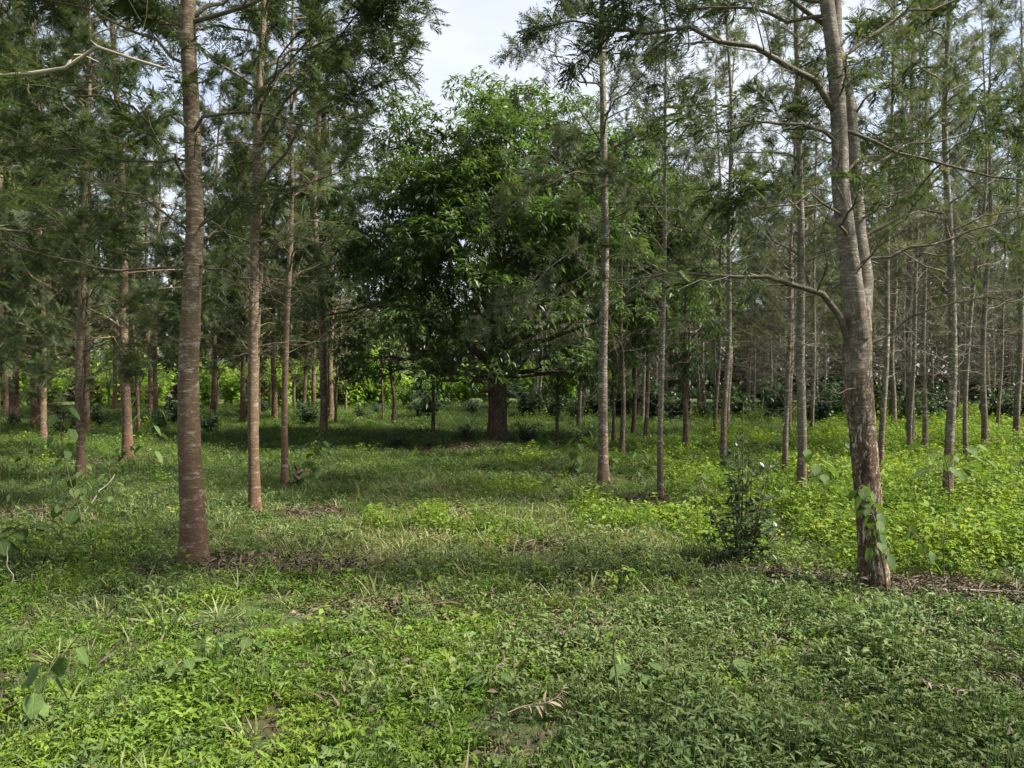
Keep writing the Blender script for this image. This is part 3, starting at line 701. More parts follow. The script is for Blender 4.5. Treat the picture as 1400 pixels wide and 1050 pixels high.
# ------------------------------------------------------------------ broad-leaved trees
def broad_tree(name, label, loc, trunk_path, r_of, lobes, leaf_n, leaf_len, seed, mat=M_BROAD, lean_leaf=0.55, limb_r=0.07, sides=20, group=None, hang=0.45, sub=(.42, .62)):
    """trunk, one limb for each bough, and a crown of leaf rosettes gathered in clusters over the boughs"""
    rng = np.random.default_rng(seed)
    o = thing(name, label, "tree", loc, group=group)
    g, P, rad = trunk_geo(trunk_path, r_of, sides, rng, flare=0.6, k=30, rough=0.05)
    trunk = link("trunk", g.mesh("trunk", M_BARK_DARK), o)
    crown = Geo()
    for c, br in lobes:
        c = np.array(c, float)
        i = int(np.clip(np.searchsorted(P[:, 2], c[2] * rng.uniform(.35, .7)), len(P) // 3, len(P) - 2)); start = P[i]
        mid = start * 0.5 + c * 0.5 + np.array([0, 0, rng.uniform(0.0, 0.35)]) * np.linalg.norm(c - start) * .3 + rng.normal(size=3) * 0.09 * np.linalg.norm(c - start)
        lb = Geo(); Q = spline([start, mid, c], 11); Q[1:-1] += rng.normal(size=(9, 3)) * limb_r * 0.8
        tubes(lb, Q, limb_r * rng.uniform(0.7, 1.25) * np.linspace(1, 0.3, 11), 7)
        ns = max(3, int(round(6.0 * (br / (.5 * sum(sub))) ** 2 * .27)))
        sd = nrm(rng.normal(size=(ns, 3)) + np.array([0, 0, .35])); sc = c + sd * (br * rng.uniform(.45, .95, (ns, 1))) * np.array([1, 1, .8])
        sr = br * rng.uniform(*sub, ns) * (1.0 if br > .7 else 1.15)
        S = Q[rng.integers(6, 11, ns)]
        W = np.stack([S, S * .6 + sc * .4 + rng.normal(size=(ns, 3)) * .1 * br, S * .25 + sc * .75 + rng.normal(size=(ns, 3)) * .08 * br, sc], 1)
        tubes(lb, W, np.full((ns, 1), limb_r * 0.3) * np.array([1, .75, .5, .25]), 4)
        link("limb", lb.mesh("limb", M_BARK_DARK), trunk)
        for q in range(ns):
            b2 = sr[q]; nr = max(4, int(leaf_n * b2 * b2 * rng.uniform(.7, 1.3)))
            d = nrm(rng.normal(size=(nr, 3)) + np.array([0, 0, 0.5]))
            pos = sc[q] + d * (b2 * (0.5 + 0.6 * rng.random((nr, 1)) ** .7)) * np.array([1, 1, .75])
            m = 8
            pp = np.repeat(pos, m, axis=0) + rng.normal(size=(nr * m, 3)) * leaf_len * 0.2
            ang = rng.uniform(0, 6.28, nr * m)
            ld = np.stack([np.cos(ang), np.sin(ang), rng.normal(-hang, 0.4, nr * m)], -1) + np.repeat(d, m, axis=0) * lean_leaf
            tint = np.clip(np.repeat(rng.normal(0.42, 0.2, nr), m) + rng.normal(size=nr * m) * 0.14, 0, 1)
            stamp(crown, LEAF_LONG, pp, frames(ld, rng, 0.6), leaf_len * rng.uniform(0.6, 1.2, nr * m), tint)
    link("crown", crown.mesh("crown", mat), o)
    return o

DOME = [((0.3, 0, 7.0), 1.35), ((-1.5, .2, 6.5), 1.35), ((1.9, .3, 6.2), 1.5), ((-2.5, -.4, 5.0), 1.3), ((3.0, 0, 4.8), 1.5), ((0.1, -1.5, 5.9), 1.5), ((-1.2, -1.9, 4.5), 1.3),
        ((1.5, -1.8, 4.4), 1.4), ((-2.9, -1.0, 3.2), 1.15), ((3.1, -.8, 3.2), 1.1), ((0, 1.8, 5.6), 1.6), ((-1.8, 1.8, 4), 1.3), ((1.9, 1.8, 4), 1.4), ((-1.9, -2.2, 2.5), 1.0),
        ((-.3, -2.4, 3.1), .95), ((.9, -2.3, 2.6), .85), ((-.8, -2.2, 1.9), .65), ((-3.3, -.7, 2.0), .85), ((2.0, -1.8, 2.1), .75), ((.3, -2.2, 2.0), .55), ((2.9, .8, 2.2), .8), ((-2.6, -1.7, 1.6), .6),
        ((-3.4, .4, 4.0), 1.0), ((3.7, .4, 3.8), .9), ((-.5, -.4, 7.6), .9), ((1.1, -.3, 7.4), .8), ((.6, .3, 4.6), 1.2), ((-.8, -.3, 5.2), 1.2), ((2.4, -1.2, 5.4), 1.0),
        ((4.1, -.3, 4.6), 1.0), ((3.5, .2, 5.9), 1.0), ((4.3, .2, 3.2), .9), ((0.0, -2.7, 2.2), .7), ((1.2, -2.6, 1.75), .6), ((-1.3, -2.6, 1.5), .55), ((-.45, -2.6, 1.55), .45), ((0, -2.0, 5.0), 1.0), ((.5, -2.0, 3.9), .9), ((-.5, -2.1, 3.9), .8), ((.1, -1.6, 6.6), .9), ((-3.6, -.2, 5.2), .9), ((-3.0, .6, 6.3), .8), ((4.6, .4, 5.6), .8), ((2.9, -.6, 7.2), .7), ((-.2, .2, 8.3), .55), ((-1.0, -1.2, 3.4), 1.0), ((-2.0, -.6, 4.2), 1.0), ((-1.6, -1.0, 5.6), 1.0), ((-2.2, -.2, 7.6), .6), ((-4.0, -.8, 3.0), .6)]
broad_tree("dome_tree", "large round dark green leafy tree with a thick trunk, towering over the clearing", at(-0.38, 19.0),
    [(0, 0, -0.2), (.02, 0, .8), (.0, 0, 1.8), (.05, .05, 2.8), (0, .1, 3.8), (.1, .1, 5.2)], lambda t: np.interp(t, [0, .4, .7, 1], [.24, .22, .18, .09]),
    [((x * 1.06 + (.35 if x > 1 else 0), y, z * 1.05 if z > 3 else z), r) for (x, y, z), r in DOME], 125, 0.19, 21, limb_r=0.058, hang=.3)

broad_tree("broadleaf_sapling", "small tree with a compact dark leafy crown on a bare reddish stem", at(3.55, 15.8),
    [(0, 0, -0.1), (0, 0, .8), (-.03, 0, 1.6), (0, 0, 3.2)], lin(.06, .05, .03),
    [((0.1, 0, 1.75), .4), ((.35, -.1, 2.2), .45), ((-.3, 0, 2.0), .4), ((.1, .2, 2.6), .45), ((.5, .1, 2.75), .4), ((-.1, 0, 3.2), .42), ((.35, 0, 3.6), .38)], 260, 0.16, 22, limb_r=.018, sides=12)
broad_tree("broadleaf_sapling", "leafy sapling on a thin straight stem under the drooping skirt of the dome tree", at(-2.0, 19.6),
    [(0, 0, -0.1), (0, 0, .8), (0, 0, 1.6), (0, 0, 2.6)], lin(.05, .04, .025),
    [((0, 0, 2.0), .5), ((.3, 0, 1.8), .35), ((-.4, 0, 2.3), .5), ((.2, .2, 2.7), .5)], 210, 0.16, 23, limb_r=.018, sides=10)
broad_tree("broadleaf_sapling", "leafy sapling with a slanting stem behind the drooping skirt of the dome tree", at(-3.6, 24.0),
    [(-.1, 0, -0.1), (-.05, 0, .8), (-.15, 0, 1.6), (-.25, 0, 2.6)], lin(.07, .06, .035),
    [((-.2, 0, 2.2), .55), ((.3, 0, 2.5), .5), ((-.5, 0, 2.7), .5), ((.1, .2, 3.2), .6)], 190, 0.17, 24, limb_r=.02, sides=10)
broad_tree("broadleaf_sapling", "thin leafy tree with yellow-green tips beside the slender red-footed tree", at(2.1, 14.8),
    [(0, 0, -0.1), (0.03, 0, 1.2), (-.02, 0, 2.4), (0, 0, 4.0)], lin(.05, .04, .02),
    [((-.2, 0, 2.4), .4), ((.3, -.1, 2.9), .45), ((-.25, 0, 3.3), .4), ((.2, .2, 3.9), .45), ((.1, .1, 4.5), .45), ((-.5, 0, 2.9), .35)], 170, 0.16, 25, limb_r=.016, sides=10)
broad_tree("broadleaf_sapling", "low leafy sapling between the dome tree's trunk and the slender red-footed tree", at(1.05, 18.0),
    [(0, 0, -0.1), (0, 0, .6), (0, 0, 1.2), (0, 0, 1.9)], lin(.04, .035, .02),
    [((0, 0, 1.35), .42), ((.35, 0, 1.6), .4), ((-.35, 0, 1.7), .45), ((.1, .2, 2.1), .45)], 210, 0.15, 26, limb_r=.016, sides=10)

broad_tree("broadleaf_sapling", "bushy sapling between the dome tree and the thin reddish stem", at(2.3, 17.6),
    [(0, 0, -0.1), (0.02, 0, .6), (0, 0, 1.3), (0, 0, 2.6)], lin(.045, .035, .02),
    [((0, 0, 1.5), .45), ((.4, 0, 1.9), .45), ((-.4, 0, 2.0), .45), ((.1, .2, 2.5), .5), ((.2, .1, 3.1), .45)], 200, 0.16, 27, limb_r=.016, sides=10)
broad_tree("broadleaf_sapling", "tall loose sapling whose leaves merge with the side of the dome tree", at(3.2, 20.5),
    [(0, 0, -0.1), (0.05, 0, 1.2), (0, 0, 2.6), (.1, 0, 4.4)], lin(.06, .05, .025),
    [((0, 0, 2.2), .55), ((.5, 0, 2.8), .6), ((-.5, 0, 3.2), .6), ((.3, .2, 3.9), .65), ((.1, .1, 4.8), .6), ((.7, 0, 4.5), .5)], 150, 0.18, 28, limb_r=.02, sides=10)

# ------------------------------------------------------------------ shrubs of the hedge and the sunlit clearing
def shrub_mesh(seed, h, w, n_stem, n_leaf, leaf_len, tpl, mat, hang=0.15):
    rng = np.random.default_rng(seed); st = Geo(); lv = Geo()
    for j in range(n_stem):
        a = rng.uniform(0, 6.28); r = w * rng.uniform(0.2, 1.0)
        tip = np.array([math.cos(a) * r, math.sin(a) * r, h * rng.uniform(0.6, 1.05) * (1 - 0.35 * (r / w) ** 2)])
        P = spline([(rng.normal() * .05, rng.normal() * .05, -0.08), tip * np.array([.35, .35, .5]), tip], 7)
        tubes(st, P, np.linspace(.016, .004, 7), 5)
        m = n_leaf // n_stem
        u = rng.uniform(0.12, 1.0, m) * 6; i0 = np.minimum(u.astype(int), 5); f = (u - i0)[:, None]
        pos = P[i0] * (1 - f) + P[i0 + 1] * f + rng.normal(size=(m, 3)) * 0.13 * np.array([1, 1, .6]) * max(w, .5)
        pos[:, 2] = np.maximum(pos[:, 2], 0.06)
        an = rng.uniform(0, 6.28, m)
        D = np.stack([np.cos(an), np.sin(an), rng.normal(-hang, 0.35, m)], -1)
        stamp(lv, tpl, pos, frames(D, rng, .5), leaf_len * rng.uniform(.6, 1.2, m), np.clip(rng.normal(.45, .22, m), 0, 1))
    return st.mesh("stem_cluster", M_STEM), lv.mesh("foliage", mat)

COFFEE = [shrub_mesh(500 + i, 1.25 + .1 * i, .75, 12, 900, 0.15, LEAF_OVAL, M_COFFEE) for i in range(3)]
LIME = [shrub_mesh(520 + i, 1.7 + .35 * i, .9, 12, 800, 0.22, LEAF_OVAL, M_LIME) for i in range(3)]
def put_shrub(name, pair, x, y, s, rz, label, group=None, cat="shrub"):
    o = thing(name, label, cat, at(x, y), rz, s, group)
    link("stem_cluster", pair[0], o); link("foliage", pair[1], o); return o

rs = np.random.default_rng(91)
for i in range(30):
    x = 0.6 + i * 0.86 + rs.normal() * .15; y = 27.4 + rs.normal() * .9 + (0.5 if i < 6 else 0) - 0.10 * max(0, i - 12)
    put_shrub("coffee_bush", COFFEE[i % 3], x, y, rs.uniform(.65, 1.35), rs.uniform(0, 6.28), "dark glossy bush in the low hedge across the back of the open stand", "bushes of the dark hedge")
for i in range(7):
    put_shrub("coffee_bush", COFFEE[i % 3], -5.5 + i * .95 + rs.normal() * .2, 31.0 + rs.normal() * 1.8, rs.uniform(.4, 1.2), rs.uniform(0, 6.28),
              "dark bush seen beneath the drooping skirt of the dome tree", "bushes behind the dome tree")
for i in range(34):
    x = -27 + (i % 17) * 1.5 + rs.normal() * .5; y = 40.5 + (i // 17) * 3.2 + rs.normal() * .8
    if x > -6.5 or rs.random() < .22: continue
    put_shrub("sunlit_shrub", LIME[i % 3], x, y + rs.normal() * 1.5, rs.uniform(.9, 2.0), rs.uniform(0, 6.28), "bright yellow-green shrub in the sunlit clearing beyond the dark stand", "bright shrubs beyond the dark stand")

for i, (x, y) in enumerate(((-11.8, 20.6), (-10.3, 22.8), (-13.0, 24.2), (-8.6, 22.0), (-14.6, 22.6), (-9.4, 27.5), (-6.6, 25.2), (-11.0, 25.5), (-15.6, 26.5), (-7.9, 29.5), (-12.9, 29.5), (-5.6, 28.6), (-10.6, 33.0), (-14.2, 33.5))):
    put_shrub("undergrowth_bush", COFFEE[i % 3], x, y, rs.uniform(.45, .8), rs.uniform(0, 6.28), "low dark bush growing among the trunks of the shady stand", "bushes under the shady stand")
for x, y, s_, lab in ((-1.1, 18.2, .42, "small dark bush at the shaded foot of the dome tree, on its bare-soil side"), (.35, 18.3, .5, "leafy bush pressed against the trunk of the dome tree"),
                      (-2.6, 17.6, .35, "little dark bush at the rim of the bare soil under the dome tree"), (1.5, 16.8, .5, "green bush between the dome tree and the slender red-footed tree")):
    put_shrub("undergrowth_bush", COFFEE[0], x, y, s_, x * 3, lab)

for i in range(18):
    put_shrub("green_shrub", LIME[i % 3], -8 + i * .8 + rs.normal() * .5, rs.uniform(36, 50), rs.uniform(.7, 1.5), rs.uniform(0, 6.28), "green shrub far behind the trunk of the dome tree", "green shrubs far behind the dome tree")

def palm_mesh(seed):
    rng = np.random.default_rng(seed); st = Geo(); lv = Geo()
    tubes(st, spline([(0, 0, -.1), (.03, 0, .5), (0, 0, 1.1)], 6), np.linspace(.06, .045, 6), 8)
    for j in range(9):
        a = j * 2.4 + rng.normal() * .2; L = rng.uniform(1.1, 1.5)
        d = np.array([math.cos(a), math.sin(a), 0])
        P = spline([(0, 0, 1.05), d * L * .35 + [0, 0, 1.75], d * L * .8 + [0, 0, 1.75], d * L * 1.05 + [0, 0, 1.3]], 9)
        tubes(st, P, np.linspace(.014, .004, 9), 4)
        T = nrm(np.gradient(P, axis=0)); S = nrm(np.cross(T, [0, 0, 1.0]))
        for s in (1, -1):
            D = nrm(T * .7 + S * s - np.array([0, 0, .35]))
            stamp(lv, tpl_leaf(.13, .2, .2, 1), P[1:], frames(D[1:], rng, .2), np.full(8, .5), rng.uniform(.3, .8, 8))
    return st.mesh("stem", M_STEM), lv.mesh("foliage", M_LIME)
PALMS = [palm_mesh(540 + i) for i in range(2)]
for i, (x, y) in enumerate(((-17.6, 36.5), (-14.2, 37.2), (-12.1, 38.8), (-10.2, 36.3), (-19.8, 38.0), (-8.2, 39.0), (-22.0, 39.0))):
    o = thing("feather_palm", "young bright green plant with arching feathered leaves in the sunlit clearing", "palm", at(x, y), i * 1.3, rs.uniform(.9, 1.4), "young palms in the clearing")
    link("stem", PALMS[i % 2][0], o); link("crown", PALMS[i % 2][1], o)

# a far belt of woodland that closes the view
def far_wood():
    rng = np.random.default_rng(61); lv = Geo()
    n = 62000
    a = rng.uniform(-1.05, 1.05, n); r = 58 + 24 * rng.random(n) ** 1.5
    top = 9.5 + 2.0 * np.sin(a * 23) * np.sin(a * 9 + 1) + 1.5 * np.sin(a * 51 + 2) + 1.0 * np.sin(a * 120)
    z = rng.random(n) ** 1.1 * top
    pos = np.stack([np.sin(a) * r, np.cos(a) * r, z], -1)
    D = nrm(rng.normal(size=(n, 3)))
    stamp(lv, tpl_leaf(.5, .18, .25, 1), pos, frames(D, rng, 1.0), rng.uniform(.5, 1.3, n), np.clip(rng.normal(.5, .2, n), 0, 1))
    o = link("distant_wood", lv.mesh("distant_wood", M_FROND_PALE))
    tag(o, "far-off belt of woodland closing the view behind the trunks", "wood", kind="stuff")
far_wood()

# ------------------------------------------------------------------ near weeds and saplings: every large leaf is a part
LEAF_MESH = {}
def leaf_object(parent, pos, D, L, rng, tpl_key, mat):
    key = (tpl_key, rng.integers(0, 3), mat.name)
    if key not in LEAF_MESH:
        g = Geo(); t = {"big": tpl_leaf(.74, .28, .2, 6), "long": tpl_leaf(.36, .3, .3, 5), "oval": tpl_leaf(.58, .2, .2, 5)}[tpl_key]
        v = t[0].copy(); v[:, 2] += 0.05 * np.sin(v[:, 0] * 7 + key[1]) * (np.abs(v[:, 1]) * 3)
        g.add(v, tris=t[1], tint=[.3, .5, .68][key[1]]); LEAF_MESH[key] = g.mesh("leaf", mat)
    o = link("leaf", LEAF_MESH[key], parent)
    M = frames(np.array([D], float), rng, 0.35)[0]
    from mathutils import Matrix
    m4 = Matrix([list(M[0]) + [pos[0]], list(M[1]) + [pos[1]], list(M[2]) + [pos[2]], [0, 0, 0, 1]])
    o.matrix_local = m4 @ Matrix.Scale(L, 4)
    return o

def tall_weed(label, loc, path, n, L, seed, key="big", t0=0.35, stem_r=.006, hang=.55, name="broad_leaved_weed", cat="weed", mat=None, group=None, pet=(.35, .7)):
    rng = np.random.default_rng(seed)
    o = thing(name, label, cat, loc, group=group)
    P = spline(path, 14); g = Geo(); tubes(g, P, np.linspace(stem_r, stem_r * .4, 14), 6)
    pts = []
    for j in range(n):
        t = t0 + (1 - t0) * (j + .5) / n; i = t * 13; a = int(i); p = P[a] + (P[min(a + 1, 13)] - P[a]) * (i - a)
        az = j * 2.4 + rng.normal() * .4; pl = L * rng.uniform(*pet)
        d = np.array([math.cos(az), math.sin(az), .45]); e = p + d * pl
        tubes(g, np.array([p, (p + e) / 2 + [0, 0, .012], e]), np.array([.0028, .0024, .002]), 4)
        pts.append((e, np.array([math.cos(az), math.sin(az), -hang * rng.uniform(.5, 1.6)])))
    stem = link("stem", g.mesh("stem", M_STEM), o)
    for e, d in pts: leaf_object(stem, e, d, L * rng.uniform(.7, 1.2), rng, key, mat or M_WEED)
    return o

tall_weed("weed with large drooping pointed grey-green leaves rising from the bright low herbs", at(-2.12, 3.5), [(-.12, 0, -.05), (-.06, 0, .12), (0, 0, .24), (.05, .03, .33)], 9, .105, 31, hang=.9)
tall_weed("spreading weed with broad bluish leaves at the edge of the bright herbs", at(-4.15, 6.4), [(-.3, 0, -.05), (-.2, 0, .15), (0, 0, .3), (.25, -.05, .38)], 14, .14, 32, hang=.35)
tall_weed("tall thin weed with drooping dark leaves, standing before the slim pale-ringed tree", at(-4.0, 7.1), [(.06, 0, -.05), (.03, 0, .3), (-.08, 0, .7), (-.14, 0, 1.05), (-.13, 0, 1.3)], 17, .14, 33, t0=.15, hang=.9)
tall_weed("bare-stalked weed with few dark round leaves near the tall thin weed", at(-4.35, 7.6), [(0, 0, -.05), (-.05, 0, .25), (.05, 0, .5)], 6, .15, 34, hang=.3)
tall_weed("slim weed with long leaves at the foot of the leaning brown tree", at(-6.35, 13.6), [(0, 0, -.05), (-.05, 0, .5), (.03, 0, 1.1)], 10, .3, 35, key="long", t0=.2)
tall_weed("leafy weed clump beside the thin mottled tree", at(-2.95, 11.0), [(0, 0, -.05), (.1, 0, .35), (.2, 0, .7)], 14, .18, 36, t0=.15)
tall_weed("flat-leaved grey-green weed lying among herbs near the dry curled frond", at(-.13, 3.78), [(0, 0, -.02), (.02, 0, .06), (.04, 0, .10)], 6, .115, 37, key="oval", hang=.05)
tall_weed("low weed with wide pale leaves beside the thin bare stalk", at(.62, 3.95), [(0, 0, -.02), (.02, 0, .08), (.04, 0, .14)], 7, .12, 38, key="oval", hang=.1)
tall_weed("thin bare stalk topped with small yellowing leaves among dull herbs", at(.47, 3.55), [(.05, 0, -.05), (.02, 0, .15), (0, 0, .3), (0, 0, .42)], 8, .06, 39, key="long", t0=.7, hang=.2, mat=M_LIME)
tall_weed("low round-leaved weed in the middle of the bright herbs", at(-1.72, 3.95), [(0, 0, -.02), (.02, 0, .07), (.05, 0, .12)], 6, .1, 40, key="oval", hang=.1)
tall_weed("pale low weed in the bright herbs, beyond the round-leaved one", at(-1.5, 4.35), [(0, 0, -.02), (.02, 0, .07), (.05, 0, .1)], 5, .1, 41, key="oval", hang=.1)
tall_weed("small weed with only three broad pale leaves in the dull herbs", at(.62, 3.2), [(0, 0, -.02), (.02, 0, .05), (.05, 0, .08)], 3, .11, 42, key="oval", hang=.1)
tall_weed("weed with four tilted leaves among the dull grey-green herbs", at(1.15, 4.1), [(0, 0, -.02), (.02, 0, .08), (.05, 0, .12)], 4, .11, 43, key="oval", hang=.2)
tall_weed("low leafy weed in the dull herbs before the dark shrub", at(1.35, 4.9), [(0, 0, -.02), (.02, 0, .08), (.03, 0, .15)], 6, .1, 44, key="oval", hang=.2)
tall_weed("climbing leafy plant wound round the foot of the leaning forked tree", at(2.62, 5.62), [(.12, .0, -.05), (.08, -.02, .2), (.03, -.03, .4), (.0, -.02, .6), (-.1, 0, .8)], 30, .095, 45, t0=.35, hang=1.0, stem_r=.009, name="climbing_plant", cat="climber")
tall_weed("drooping leafy shoot hanging off the side of the leaning forked tree", at(2.98, 5.6), [(.1, 0, -.05), (.05, 0, .2), (-.02, 0, .42), (-.12, 0, .5)], 9, .09, 46, t0=.45, hang=1.1)
tall_weed("sapling with a flat spray of large leaves before the grey banded tree", at(4.75, 8.6), [(.1, 0, -.05), (.12, 0, .3), (.1, 0, .55), (.05, 0, .72)], 28, .15, 47, t0=.5, hang=.4, stem_r=.01, key="oval", pet=(.4, 2.6))
tall_weed("slim upright stalk with sparse leaves next to the leaning forked tree's litter", at(3.3, 5.9), [(0, 0, -.05), (.0, 0, .3), (.02, 0, .62)], 4, .08, 48, t0=.5, key="long")
tall_weed("wide-leaved weed peeping out between two grey banded trees", at(3.55, 8.6), [(0, 0, -.05), (-.1, 0, .4), (-.25, 0, .75)], 8, .17, 49, t0=.4)
tall_weed("leafy weed clump before the slender red-footed tree", at(.95, 12.5), [(0, 0, -.05), (.1, 0, .35), (.15, 0, .7)], 16, .2, 50, t0=.1)

rw = np.random.default_rng(311)
for j in range(26):
    if j < 15: x, y = rw.uniform(-8.5, -3.2), rw.uniform(8.5, 14)
    else: x, y = rw.uniform(-.5, 7), rw.uniform(8.5, 14)
    h = rw.uniform(.25, .6); dx = rw.normal() * .1
    tall_weed("leafy weed standing up out of the low growth between the trunks", at(x, y), [(0, 0, -.05), (dx * .4, 0, h * .5), (dx, 0, h)], 9, rw.uniform(.1, .16), 320 + j, t0=.15, hang=.5,
              key="oval" if j % 2 else "long", group="leafy weeds between the trunks")

# bushy dark shrub with an upright leader
def dark_shrub():
    rng = np.random.default_rng(71)
    o = thing("upright_shrub", "bushy dark green shrub with an upright leader before the sunlit herbs", "shrub", at(1.93, 6.5))
    lv = Geo()
    for j in range(20):
        a = rng.uniform(0, 6.28); w = rng.uniform(.06, .36); h = (1.15 - 2.4 * w) * rng.uniform(.75, 1.1)
        if j == 0: a, w, h = 1.0, .05, 1.38
        if j == 1: a, w, h = 0.0, .26, .98
        if j == 2: a, w, h = 3.0, .12, 1.02
        tip = np.array([math.cos(a) * w, math.sin(a) * w, h])
        P = spline([(rng.normal() * .04, rng.normal() * .04, -.05), tip * [.6, .6, .45], tip], 12)
        g = Geo(); tubes(g, P, np.linspace(.009, .003, 12), 5)
        for q in range(int(5 + 9 * h)):          # short leafy side shoots
            u = rng.uniform(.2, 1) * 11; i0 = min(int(u), 10); p = P[i0] + (P[i0 + 1] - P[i0]) * (u - i0)
            an = rng.uniform(0, 6.28); d = np.array([math.cos(an), math.sin(an), rng.uniform(.0, .5)]); L = rng.uniform(.05, .17) * (1.15 - .5 * u / 11)
            e = p + d * L
            tubes(g, np.array([p, (p + e) / 2 + [0, 0, .01], e]), np.array([.003, .002, .0015]), 3)
            m = 7; f = rng.uniform(.3, 1, (m, 1)); a2 = rng.uniform(0, 6.28, m)
            D = np.stack([np.cos(a2), np.sin(a2), rng.normal(.05, .3, m)], -1) * .8 + d
            stamp(lv, LEAF_OVAL, p + (e - p) * f, frames(D, rng, .4), rng.uniform(.035, .07, m), np.clip(rng.normal(.35, .2, m), 0, 1))
        link("stem", g.mesh("stem", M_STEM), o)
    link("foliage", lv.mesh("foliage", M_COFFEE), o)
dark_shrub()

# fallen dried fronds and sticks
def dry_frond(label, loc, rz, L, seed, s=1.0):
    rng = np.random.default_rng(seed); g = Geo()
    n = 22
    P = spline([(-.5 * L, 0, .065), (-.2 * L, .02, .075), (.15 * L, .0, .085), (.4 * L, .1 * L, .10), (.5 * L, .2 * L, .12)], n)
    tubes(g, P, np.linspace(.003, .0012, n), 5, tint=.35)
    T = nrm(np.gradient(P, axis=0)); S = nrm(np.cross(T, [0, 0, 1.0]))
    w = np.sin(np.linspace(.25, 2.6, n)) * .24 * L
    for sd in (1, -1):
        D = nrm(T * .75 + S * sd * .9 - np.array([0, 0, .35]) + rng.normal(size=T.shape) * .3)
        stamp(g, tpl_leaf(.2, .35, .7, 2), P[4:], frames(D[4:], rng, 1.2), w[4:] * rng.uniform(.6, 1.2, n - 4), np.clip(rng.normal(.45, .25, n - 4), 0, 1))
    o = link("fallen_frond", g.mesh("fallen_frond", M_DRYFROND), None, loc); o.rotation_euler = (0, 0, rz)
    tag(o, label, "dead frond")
dry_frond("curled dry tan frond lying on the green herbs", at(.12, 3.5), .35, .30, 81)
dry_frond("faded grey frond lying flat among dull herbs", at(2.1, 3.72), 2.9, .24, 82)
dry_frond("small dry brown frond near the big round leaves", at(-.05, 4.0), 1.2, .14, 83)
dry_frond("dry pale frond lying in the bright herbs by the round-leaved weed", at(-1.25, 4.75), 2.6, .18, 84)
def stick(name, label, pts, r, cat="dead branch", mat=None):
    g = Geo(); P = spline(pts, 10); P[1:-1] += np.random.default_rng(int(abs(pts[0][0]) * 100)).normal(size=(8, 3)) * r
    tubes(g, P, np.linspace(r, r * .5, 10), 6)
    o = link(name, g.mesh(name, mat or M_TWIG)); tag(o, label, cat)
def gz(x, y, z): return (x, y, float(height(x, y)) + z)
stick("leaning_stick", "pale straight stick leaning in the weeds by the slim pale-ringed tree", [gz(-4.75, 8.4, -.03), gz(-4.6, 8.5, .2), gz(-4.42, 8.6, .45)], .012)
stick("fallen_stick", "thin stick lying on the litter by the leaning forked tree", [gz(3.05, 5.6, .06), gz(3.4, 5.65, .06), gz(3.75, 5.6, .07)], .006)
stick("tree_stub", "short broken brown stub beside the thin mottled tree", [gz(-3.17, 11.4, -.05), gz(-3.17, 11.4, .18), gz(-3.20, 11.4, .30)], .045, "stub", M_BARK_DARK)
stick("bent_stalk", "pale crooked stalk rising among the broad bluish leaves", [gz(-3.85, 5.85, -.03), gz(-3.78, 5.85, .12), gz(-3.82, 5.85, .2), gz(-3.82, 5.85, .36)], .006)

# ------------------------------------------------------------------ ground cover (uncountable): templates set out by geometry nodes
def herb_template(seed, n, ln, tpl, mat, hgt, spread, up=(0.1, 0.9), stems=True):
    rng = np.random.default_rng(seed); g = Geo()
    a = np.arange(n) * 2.4 + rng.normal(size=n) * .5
    r = spread * np.sqrt(rng.random(n)); h = hgt * (.25 + .75 * rng.random(n)) * (1 - .3 * r / spread)
    b = rng.uniform(0, 6.28, n)
    pos = np.stack([np.cos(b) * r, np.sin(b) * r, h], -1)
    D = np.stack([np.cos(a), np.sin(a), rng.uniform(up[0], up[1], n)], -1)
    stamp(g, tpl, pos, frames(D, rng, .5), ln * rng.uniform(.6, 1.2, n), rng.random(n))
    if stems:
        P = np.stack([pos * [.5, .5, 0] + [0, 0, -.01], pos * [.9, .9, .6], pos], 1)
        tubes(g, P, np.full((n, 3), .0016), 3, tint=.3)
    return g.mesh("herb_template", mat)

def grass_template(seed, n, ln, mat, w=.02, spread=.05):
    rng = np.random.default_rng(seed); g = Geo()
    b = rng.uniform(0, 6.28, n); r = spread * np.sqrt(rng.random(n))
    pos = np.stack([np.cos(b) * r, np.sin(b) * r, np.full(n, -.005)], -1)
    a = rng.uniform(0, 6.28, n)
    D = np.stack([np.cos(a), np.sin(a), rng.uniform(.5, 2.4, n)], -1)
    stamp(g, tpl_leaf(w / ln, .35, .3, 2), pos, frames(D, rng, 1.2), ln * rng.uniform(.5, 1.2, n), rng.random(n))
    return g.mesh("grass_template", mat)

